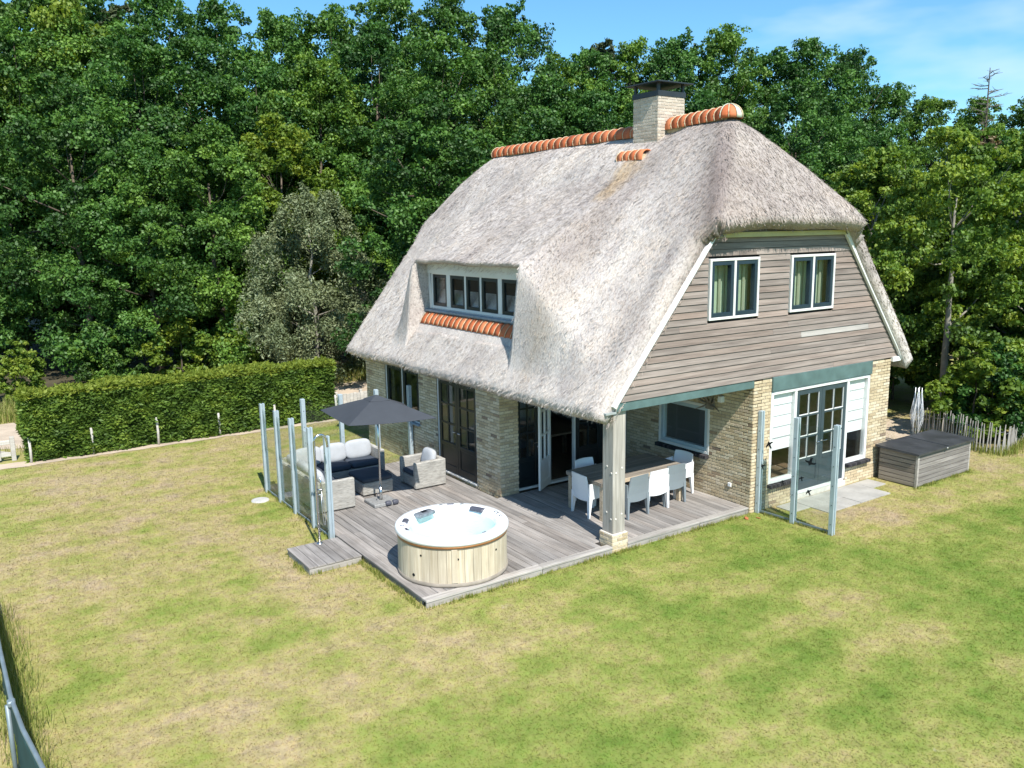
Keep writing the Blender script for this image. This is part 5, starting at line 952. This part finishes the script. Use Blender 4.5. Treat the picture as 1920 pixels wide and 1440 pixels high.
for i, (x, y, s) in enumerate(((3.15, -0.17, 0.05), (3.35, -0.28, 0.035))): st = thing('clay_shard', 'small broken orange clay shard lying in the grass at the deck edge', 'shard', (x, y, G0), 0.4 + i, 'clay shards by the deck'); m = MB(); m.obox((0, 0, s * 0.3), tilt(I3, 0.3, 1.2), (s, s * 0.7, s * 0.25), 0.006); m.build('piece', 'clay', st)
# ================================================================== vegetation
def leaves(P, D, size, rg, aspect=1.5, flat=0.5, curl=0.0):
    """diamond leaves at P facing roughly D"""
    n = len(P); N = unit(D * flat + rg.normal(size=(n, 3)) * 0.55 + np.array((0, 0, 0.35))); T = unit(np.cross(N, rg.normal(size=(n, 3)))); B = np.cross(N, T); s = (size * rg.uniform(0.65, 1.3, n))[:, None]
    return np.stack([P - T * s * aspect * 0.5, P + B * s * 0.5 + N * s * curl, P + T * s * aspect * 0.5, P - B * s * 0.5 + N * s * curl], 1)
def crown(seed, r, z0, z1, nclump, per, csize, lsize, top=0.75, aspect=1.5, tuft=14, squash=0.72, droop=0.0, core=0.42):
    """clumps through an uneven crown; a list of clump centres for the limbs comes back too"""
    rg = np.random.default_rng(seed); hh = (z1 - z0); C = []; R = []; lob = rg.uniform(0, 6.28, 6); la = rg.uniform(0.08, 0.22, 6)
    while len(C) < nclump:
        w = rg.random(); a = rg.uniform(0, 2 * math.pi); prof = math.sin(math.pi * min(1.0, (w * 0.86 + 0.14)) ** top) ** 0.6; lump = 1 + sum(la[k] * math.sin((k + 1) * a + lob[k] + 3.1 * w * (k % 3)) for k in range(6)); q = core + (1 - core) * rg.random() ** 0.45
        c = np.array((math.cos(a) * r * prof * q * lump, math.sin(a) * r * prof * q * lump, z0 + w * hh + rg.normal() * 0.15)); cs = csize * rg.uniform(0.5, 1.5) * (1.0 - 0.35 * w * w)
        C.append(c); R.append(cs)
    for k in range(tuft):       # sprigs that break the outline near the top
        a = rg.uniform(0, 2 * math.pi); w = rg.uniform(0.72, 0.97); prof = math.sin(math.pi * min(1.0, (w * 0.86 + 0.14)) ** top) ** 0.6; C.append(np.array((math.cos(a) * r * prof * 0.95, math.sin(a) * r * prof * 0.95, z0 + w * hh + rg.uniform(0.2, 0.7)))); R.append(csize * rg.uniform(0.28, 0.5))
    C.append(np.array((rg.normal() * 0.3, rg.normal() * 0.3, z1 + 0.1))); R.append(csize * 0.5)
    C, R = np.array(C), np.array(R); P = []; D = []; rn = []; cn = rg.random(len(C))
    for i, (c, s) in enumerate(zip(C, R)):
        m = max(20, int(per * (s / csize) ** 1.7)); d = unit(rg.normal(size=(m, 3)) + np.array((0, 0, 0.28))); lump = 1 + 0.22 * np.sin(d @ rg.normal(size=3) * 3 + rg.uniform(0, 6)); rad = s * (0.40 + 0.6 * rg.random(m) ** 0.5) * lump
        ns = rg.integers(5, 9); sc = unit(rg.normal(size=(ns, 3)) + np.array((0, 0, 0.25))) * (s * rg.uniform(0.35, 0.95, ns))[:, None]; w_ = rg.integers(0, ns, m); p = c + (sc[w_] + d * (rad * rg.uniform(0.32, 0.62, ns)[w_])[:, None]) * np.array((1, 1, squash))
        if droop: p[:, 2] -= droop * (rad / s) ** 2 * rg.random(m)
        P.append(p); D.append(d); rn.append(np.full(m, cn[i]))
    P, D, rn = np.concatenate(P), np.concatenate(D), np.concatenate(rn); V = leaves(P, D, lsize, rg, aspect); return V, rn, rg.random(len(P)), C
def limbs(seed, h, C, r0, lean=0.0, n=16, crook=0.12, top=0.8):
    rg = random.Random(seed); m = MB(); pts = [np.array((0.0, 0.0, -0.15))]; k = 7
    for i in range(1, k + 1): pts.append(np.array((lean * i / k * h * 0.1 + rg.uniform(-crook, crook), rg.uniform(-crook, crook), h * top * i / k)))
    m.tube(pts, [r0 * (1.35 if i == 0 else 1 - 0.80 * i / k) for i in range(k + 1)], 9)
    for c in rg.sample(list(C), min(n, len(C))):
        j = min(range(1, k), key=lambda i: abs(pts[i][2] - (c[2] - 0.35 * math.hypot(c[0], c[1]))) + rg.random() * 0.3); s = pts[j]; mid = s * 0.45 + c * 0.55 + np.array((rg.uniform(-0.2, 0.2), rg.uniform(-0.2, 0.2), -0.1)); rr = r0 * (1 - 0.8 * j / k) * 0.5; m.tube([s, mid, c], [rr, rr * 0.6, rr * 0.18], 5)
    return m
class Kind: pass
def kind(name, seed, h, r, z0, nclump, per, csize, lsize, leafm, barkm, r0, **kw):
    k = Kind(); lim = {q: kw.pop(q) for q in ('lean', 'n', 'crook', 'top_') if q in kw}; V, rn, ln, C = crown(seed, r, z0, h, nclump, per, csize, lsize, **kw); k.crown = quads_mesh(name + '_crown', V, leafm, {'rnd': rn, 'lrnd': ln})
    m = limbs(seed, h, C, r0, lim.get('lean', 0), lim.get('n', 16), lim.get('crook', 0.12)); me = bpy.data.meshes.new(name + '_trunk'); me.from_pydata(m.v, [], m.f); me.polygons.foreach_set('use_smooth', [True] * len(me.polygons)); me.materials.append(MT[barkm]); k.trunk = me; k.h = h; k.name = name; return k
KO = [kind('oak', 100 + i, 12.0, 3.3, 1.6 if i % 2 else 2.4, 150, 440, 0.72, 0.086, 'oak_leaf', 'bark', 0.20) for i in range(4)]
KF = [kind('oak', 200 + i, 9.0, 2.9, 0.9, 125, 470, 0.62, 0.080, 'oak_leaf', 'bark', 0.16) for i in range(2)]
KY = kind('fresh_tree', 301, 9.5, 2.4, 1.6, 90, 480, 0.62, 0.095, 'fresh_leaf', 'bark', 0.13)
KM = kind('maple', 401, 7.6, 2.9, 0.9, 185, 400, 0.55, 0.085, 'maple_leaf', 'pale_bark', 0.14, squash=0.5, droop=0.12, aspect=1.3)
KT = kind('maple', 402, 7.8, 2.8, 2.5, 120, 400, 0.55, 0.085, 'maple_leaf', 'pale_bark', 0.15, squash=0.5, droop=0.12, aspect=1.3, n=10)
KW = kind('willow', 501, 6.3, 2.5, 0.7, 125, 760, 0.52, 0.046, 'willow_leaf', 'pale_bark', 0.12, droop=0.6, aspect=2.6, squash=0.9)
KB = kind('shrub', 601, 2.2, 1.05, 0.25, 42, 260, 0.36, 0.090, 'fresh_leaf', 'bark', 0.04, n=10, crook=0.05); KG = kind('shrub', 602, 2.4, 1.2, 0.2, 46, 260, 0.40, 0.095, 'oak_leaf', 'bark', 0.04, n=10, crook=0.05)
KC = kind('conifer', 701, 10.5, 2.3, 1.0, 110, 260, 0.55, 0.11, 'dry_needle', 'bark', 0.14, top=0.45, aspect=2.2, squash=0.45); KP = kind('pine', 702, 13.0, 2.3, 5.0, 80, 330, 0.62, 0.12, 'pine_needle', 'bark', 0.16, aspect=2.4)
rt = random.Random(77)
def tree(k, x, y, h, label, group=None, name=None, wide=1.0):
    o = thing(name or (k.name + '_tree' if k.name in ('oak', 'maple', 'willow', 'pine') else k.name), label, 'shrub' if k.name == 'shrub' else 'tree', (x, y, G0), rt.uniform(0, 6.28), group); s = h / k.h; o.scale = (s * wide, s * wide, s)
    link('trunk', k.trunk, o); link('crown', k.crown, o); return o
FAR = [(-8.5, 43.7, 18.6), (-6.0, 42.7, 18.1), (-3.5, 39.5, 17.3), (-0.3, 41.5, 17.8), (2.3, 38.9, 17.5), (4.7, 36.2, 16.9), (6.7, 33.0, 15.9), (8.9, 31.7, 16.1), (12.3, 32.4, 17.3), (14.9, 30.5, 17.2), (16.4, 27.1, 16.2), (20.7, 28.7, 14.5), (22.7, 28.1, 14.9), (23.8, 26.0, 15.1), (25.6, 24.3, 15.2), (27.4, 22.9, 15.6), (30.9, 22.8, 14.7), (31.6, 20.4, 15.0), (34.6, 20.1, 14.7), (36.7, 18.6, 12.8), (37.3, 16.4, 11.9), (39.6, 15.2, 11.9), (40.0, 12.8, 11.6), (45.0, 12.6, 12.4)]
MIDT = [(-9.1, 35.7, 14.4), (-7.0, 35.1, 14.2), (-4.8, 34.4, 14.2), (-2.3, 34.6, 14.6), (-0.4, 31.1, 13.9), (1.9, 30.4, 13.6), (3.8, 28.1, 12.4), (5.9, 26.5, 12.5), (8.9, 26.6, 14.2), (9.9, 22.8, 13.1), (13.0, 23.3, 13.0), (13.5, 19.8, 11.3), (15.1, 18.5, 10.7), (16.7, 17.0, 10.4), (20.4, 17.6, 10.9), (21.8, 16.0, 9.9), (21.8, 13.4, 11.0), (26.2, 13.8, 9.7), (26.7, 11.5, 8.6), (29.3, 10.5, 7.9), (30.2, 8.7, 8.8), (32.6, 7.6, 9.1)]
FRONT = [(-8.4, 29.6, 10.6), (-6.1, 29.5, 9.4), (-4.0, 26.5, 10.5), (-2.0, 24.4, 8.7), (0.1, 23.0, 9.0), (0.6, 24.4, 8.6), (5.6, 16.4, 9.5), (7.1, 15.2, 8.4)]
for i, (x, y, h) in enumerate(FAR): tree(KO[i % 4], x, y, h * 0.985, 'tall dark green oak in the back rows of the wood, its top against the sky', 'oaks at the back of the wood', None, rt.uniform(0.85, 1.0))
for i, (x, y, h) in enumerate(MIDT): tree(KO[(i * 3 + 1) % 4], x, y, h, 'leafy green oak in the middle of the wood between taller and lower oaks', 'oaks in the middle of the wood', None, rt.uniform(0.9, 1.05))
for i, (x, y, h) in enumerate(FRONT): tree(KF[i % 2], x, y, h, 'lower broad green oak with branches to the ground along the edge of the wood', 'oaks along the edge of the wood', None, rt.uniform(0.95, 1.1))
tree(KY, 3.2, 24.3, 9.6, 'yellow green young tree among dark oaks above the silvery willow', None, 'leafy_tree'); tree(KY, 22.4, 10.3, 7.6, 'pale green young tree right behind the roof beside the maples', None, 'leafy_tree')
tree(KY, -2.6, 35.2, 15.6, 'tall light green tree rising between the oaks above the hedge', None, 'leafy_tree', 0.8)
tree(KW, 2.7, 19.9, 6.6, 'silvery grey willow with fine hanging twigs behind the hedge end', None)
tree(KT, 13.6, 2.0, 7.5, 'bright green maple with a bare pale trunk behind the clothes dryer', None, None, 0.85); tree(KM, 16.0, 0.2, 7.2, 'bright green maple behind the bowed paling fence', None); tree(KM, 15.6, 5.6, 7.4, 'bright green maple close behind the house roof', None); tree(KM, 18.4, 2.6, 7.8, 'bright green maple in the second row behind the paling fence', None)
tree(KC, 36.4, 13.2, 9.6, 'brownish half dry conifer among the green trees below the bare treetop', None, 'dry_conifer', 1.1)
tree(KP, 1.4, 44.0, 17.6, 'tall pine whose dark tuft shows above the oaks beside the sky gap', None, None, 0.9); tree(KP, 25.0, 30.0, 15.6, 'tall pine whose dark tuft shows over the wood left of the chimney', None, None, 0.9)
for x, y, h, k, l in ((-1.7, 21.9, 2.2, KB, 'pale green shrub at the wood edge behind the middle of the hedge'), (0.3, 21.1, 2.4, KB, 'yellow green shrub at the wood edge behind the hedge near the willow'), (-6.9, 21.6, 1.6, KB, 'bright low shrub beside the path behind the field gate'), (1.7, 20.9, 1.8, KW, 'grey leaved shrub under the willow'), (-4.3, 22.4, 1.9, KG, 'dark green shrub at the wood edge behind the hedge'), (12.5, 0.55, 2.0, KB, 'fresh green shrub hanging over the paling fence'), (13.0, 0.35, 1.9, KG, 'dark green shrub behind the end of the paling fence'), (15.2, 4.4, 2.6, KG, 'dark green shrub in the shade beside the maple trunk'), (10.8, 5.6, 2.8, KG, 'dark green shrub in the shade behind the house corner'), (12.6, 6.2, 3.2, KG, 'large dark green shrub in the shade behind the clothes dryer'), (16.5, 1.2, 2.8, KG, 'dark green shrub under the maples beyond the fence')):
    tree(k, x, y, h, l, None, 'shrub')
# bare dead conifers against the sky
def dead_tree(x, y, h, seed, label):
    o = thing('bare_tree', label, 'tree', (x, y, G0)); rg = random.Random(seed); m = MB(); m.tube([(0, 0, -0.1), (0.05, 0, h * 0.5), (0, 0, h)], [0.16, 0.10, 0.02], 7); m.build('trunk', 'bark', o)
    for k in range(34):
        z = h * (0.60 + 0.39 * k / 34); a = rg.uniform(0, 6.28); L = (h - z) * 0.42 + 0.35; m = MB(); e = np.array((math.cos(a) * L, math.sin(a) * L, z + 0.15 * L)); m.tube([(0, 0, z), e * 0.55 + np.array((0, 0, z * 0.45 - 0.05)), e], [0.030, 0.022, 0.010], 4)
        for q in range(5): f = 0.35 + 0.13 * q; b = np.array((0, 0, z)) * (1 - f) + e * f; a2 = a + rg.choice((-1, 1)) * rg.uniform(0.5, 1.1); m.tube([b, b + np.array((math.cos(a2) * 0.34, math.sin(a2) * 0.34, rg.uniform(-0.1, 0.16)))], [0.015, 0.007], 4)
        m.build('branch', 'antler', o)
dead_tree(38.3, 14.2, 13.3, 1, 'bare dead conifer standing out against the sky behind the maples'); dead_tree(41.2, 12.6, 11.6, 2, 'smaller bare dead treetop showing over the maples')
# hedge
HG = thing('clipped_hedge', 'long clipped conifer hedge with a bright yellow green top along the sand path', 'hedge', (-3.55, 13.1, G0)); hx, hy, hz = 3.92, 0.47, 1.66
m = MB(); m.box(-hx + 0.09, hx - 0.09, -hy + 0.09, hy - 0.09, 0.0, hz - 0.08); m.build('inner_branches', 'hedge_core', HG)
rg = np.random.default_rng(9); n = 46000; f = rg.random(n); P = np.zeros((n, 3)); D = np.zeros((n, 3)); u, v = rg.random(n), rg.random(n)
s = f < 0.60; P[s] = np.stack([-hx + 2 * hx * u[s], np.full(s.sum(), -hy), 0.02 + (hz - 0.02) * v[s]], -1); D[s] = (0, -1, 0)
s = (f >= 0.60) & (f < 0.72); P[s] = np.stack([-hx + 2 * hx * u[s], np.full(s.sum(), hy), hz * v[s]], -1); D[s] = (0, 1, 0)
s = (f >= 0.72) & (f < 0.92); TOPM = s.copy(); P[s] = np.stack([-hx + 2 * hx * u[s], -hy + 2 * hy * v[s], np.full(s.sum(), hz)], -1); D[s] = (0, 0, 1)
s = f >= 0.92; sg = np.where(rg.random(s.sum()) < 0.5, -1, 1); P[s] = np.stack([sg * hx, -hy + 2 * hy * u[s], hz * v[s]], -1); D[s] = np.stack([sg, 0 * sg, 0 * sg], -1)
wob = 0.045 * np.sin(P[:, 0] * 2.1 + P[:, 2] * 3) + 0.035 * np.sin(P[:, 0] * 6.3 - P[:, 2] * 7) ; P += D * (wob + rg.normal(size=n) * 0.028 - 0.03)[:, None]; P[:, 2] = np.maximum(P[:, 2], 0.01)
out = unit(D + rg.normal(size=(n, 3)) * np.array((0.9, 0.35, 0.45))); T = unit(out * 0.7 + rg.normal(size=(n, 3)) * np.array((0.8, 0.3, 0.25)) + np.array((0.25, 0, 0.10))); N_ = unit(np.cross(T, rg.normal(size=(n, 3)))); B = np.cross(N_, T); sz = rg.uniform(0.05, 0.11, n)[:, None]
V = np.stack([P - T * sz * 0.3, P + B * sz * 0.32 + T * sz * 0.4, P + T * sz * 1.15, P - B * sz * 0.32 + T * sz * 0.4], 1); fresh = (P[:, 2] > hz - 0.10)
cl = (np.sin(P[:, 0] * 5.1 + np.sin(P[:, 2] * 6) * 1.5) * np.sin(P[:, 2] * 8 + P[:, 0] * 2.2) * 0.5 + 0.5)
link('foliage', quads_mesh('hedge_foliage', V[~fresh], 'hedge_leaf', {'rnd': cl[~fresh], 'lrnd': rg.random((~fresh).sum())}), HG); link('fresh_growth', quads_mesh('hedge_top', V[fresh], 'hedge_top_leaf', {'rnd': rg.random(fresh.sum()), 'lrnd': rg.random(fresh.sum())}), HG)
# grass
rg = np.random.default_rng(5); n = 900000; gx_ = rg.uniform(-9.2, 15.5, n); gy_ = rg.uniform(-9.5, 14.4, n); dist2 = (gx_ + 6.0) ** 2 + (gy_ + 6.5) ** 2; keep = rg.random(n) < np.clip(260.0 / (90.0 + dist2), 0.16, 1.0)
keep &= ~((gx_ > -3.52) & (gx_ < 0.1) & (gy_ > -0.01) & (gy_ < 7.0)); keep &= ~((gx_ > -0.1) & (gx_ < 7.8) & (gy_ > 0.0) & (gy_ < 9.6)); keep &= ~((gx_ > -4.46) & (gx_ < -3.5) & (gy_ > 2.13) & (gy_ < 3.22)); keep &= ~((gx_ > 7.33) & (gx_ < 9.45) & (gy_ > -1.05) & (gy_ < 0)); keep &= ~((gx_ > 4.1) & (gx_ < 7.15) & (gy_ > -0.5) & (gy_ < 0.1)); keep &= ~((gy_ > 12.35) & (gx_ < 0.8)); keep &= ~((gx_ + 3.86) ** 2 + (gy_ - 6.42) ** 2 < 0.035)
gx_, gy_ = gx_[keep], gy_[keep]; n = len(gx_); a = rg.uniform(0, 6.28, n); ln = rg.uniform(0.015, 0.042, n); le = rg.uniform(0.75, 1.45, n); wd = rg.uniform(0.003, 0.006, n) * (1 + 0.05 * np.hypot(gx_ + 8.8, gy_ + 10.1))
B0 = np.stack([gx_, gy_, np.full(n, G0 - 0.002)], -1); sd = np.stack([np.cos(a), np.sin(a), 0 * a], -1); ld = np.stack([-np.sin(a), np.cos(a), 0 * a], -1); V = np.stack([B0 - sd * wd[:, None], B0 + sd * wd[:, None], B0 + ld * (ln * np.sin(le))[:, None] + np.array((0, 0, 1.0)) * (ln * np.cos(le) + 0.006)[:, None]], 1)
V = np.where((np.cross(V[:, 1] - V[:, 0], V[:, 2] - V[:, 0])[:, 2] < 0)[:, None, None], V[:, [1, 0, 2]], V)      # all blades face up
tag(link('lawn_grass', quads_mesh('lawn_grass', V, 'grass_blade', {'rnd': rg.random(n)}, 3)), 'short dry mown lawn grass, straw coloured with green patches', 'grass', None, 'stuff')
def tall_grass(name, label, x, y, h, seed, wide=0.006):
    rg = np.random.default_rng(seed); n = len(x); a = rg.uniform(0, 6.28, n); L = h * rg.uniform(0.5, 1.2, n); le = rg.uniform(0.05, 0.55, n); B0 = np.stack([x, y, np.full(n, G0)], -1); sd = np.stack([np.cos(a), np.sin(a), 0 * a], -1) * wide; ld = np.stack([-np.sin(a), np.cos(a), 0 * a], -1); up = np.array((0, 0, 1.0))
    p1 = B0 + ld * (L * 0.45 * np.sin(le * 0.6))[:, None] + up * (L * 0.55)[:, None]; p2 = B0 + ld * (L * np.sin(le))[:, None] + up * (L * np.cos(le))[:, None]; V = np.concatenate([np.stack([B0 - sd, B0 + sd, p1 + sd * 0.7, p1 - sd * 0.7], 1), np.stack([p1 - sd * 0.7, p1 + sd * 0.7, p2 + sd * 0.1, p2 - sd * 0.1], 1)]); r = rg.random(n)
    tag(link(name, quads_mesh(name, V, 'tall_grass', {'rnd': np.r_[r, r], 'lrnd': np.r_[r, r]})), label, 'grass', None, 'stuff')
rg = np.random.default_rng(31)
n = 15000; tall_grass('verge_grass', 'tall yellowing grass on the verge between the sand path and the wood', rg.uniform(-12, 9, n), 18.0 + 2.6 * rg.random(n) ** 1.3, np.full(n, 0.42), 1, 0.010)
n = 2200; yy = rg.uniform(-4.2, 3.6, n); tall_grass('rail_grass', 'uncut long grass along the green windbreak rail', -8.60 + rg.normal(size=n) * 0.12 + 0.02 * (-yy), yy, np.full(n, 0.34), 2, 0.004)
n = 1500; s = rg.uniform(0, seg[-1], n); tall_grass('fence_grass', 'loose long grass at the foot of the paling fence', np.interp(s, seg, pa[:, 0]) + rg.normal(size=n) * 0.12, np.interp(s, seg, pa[:, 1]) - 0.1 + rg.normal(size=n) * 0.14, np.full(n, 0.22), 3, 0.006)
q = [((-3.53, -0.03), (3.4, -0.03)), ((-3.55, 0.0), (-3.55, 7.0)), ((-4.47, 2.13), (-3.5, 2.13)), ((-4.47, 2.13), (-4.47, 3.2)), ((7.3, -1.03), (9.45, -1.03)), ((3.6, -0.05), (3.69, -1.6)), ((-2.7, 7.05), (0.0, 7.05))]; ex, ey = [], []
for (a0, b0), (a1, b1) in q: k = int(420 * math.hypot(a1 - a0, b1 - b0)); w = rg.random(k); ex.append(a0 + (a1 - a0) * w + rg.normal(size=k) * 0.035); ey.append(b0 + (b1 - b0) * w + rg.normal(size=k) * 0.035)
ex, ey = np.concatenate(ex), np.concatenate(ey); s = ~((ex > -3.5) & (ex < 3.4) & (ey > 0.0) & (ey < 7.0)); ex, ey = ex[s], ey[s]; patch = rg.random(len(ex)) < 0.25 + 0.75 * (np.sin(ex * 2.3 + ey * 1.7) * np.sin(ex * 5.1 - ey * 3.1) > 0.0); ex, ey = ex[patch], ey[patch]
tall_grass('edge_grass', 'uncut grass fringe along the deck, platform and box edges', ex, ey, np.full(len(ex), 0.075), 6, 0.004)
n = 900; tall_grass('path_tufts', 'scattered grass tufts between the hedge and the sand path', rg.uniform(-9, 3, n), 14.0 + rg.normal(size=n) * 0.3, np.full(n, 0.2), 4, 0.008)
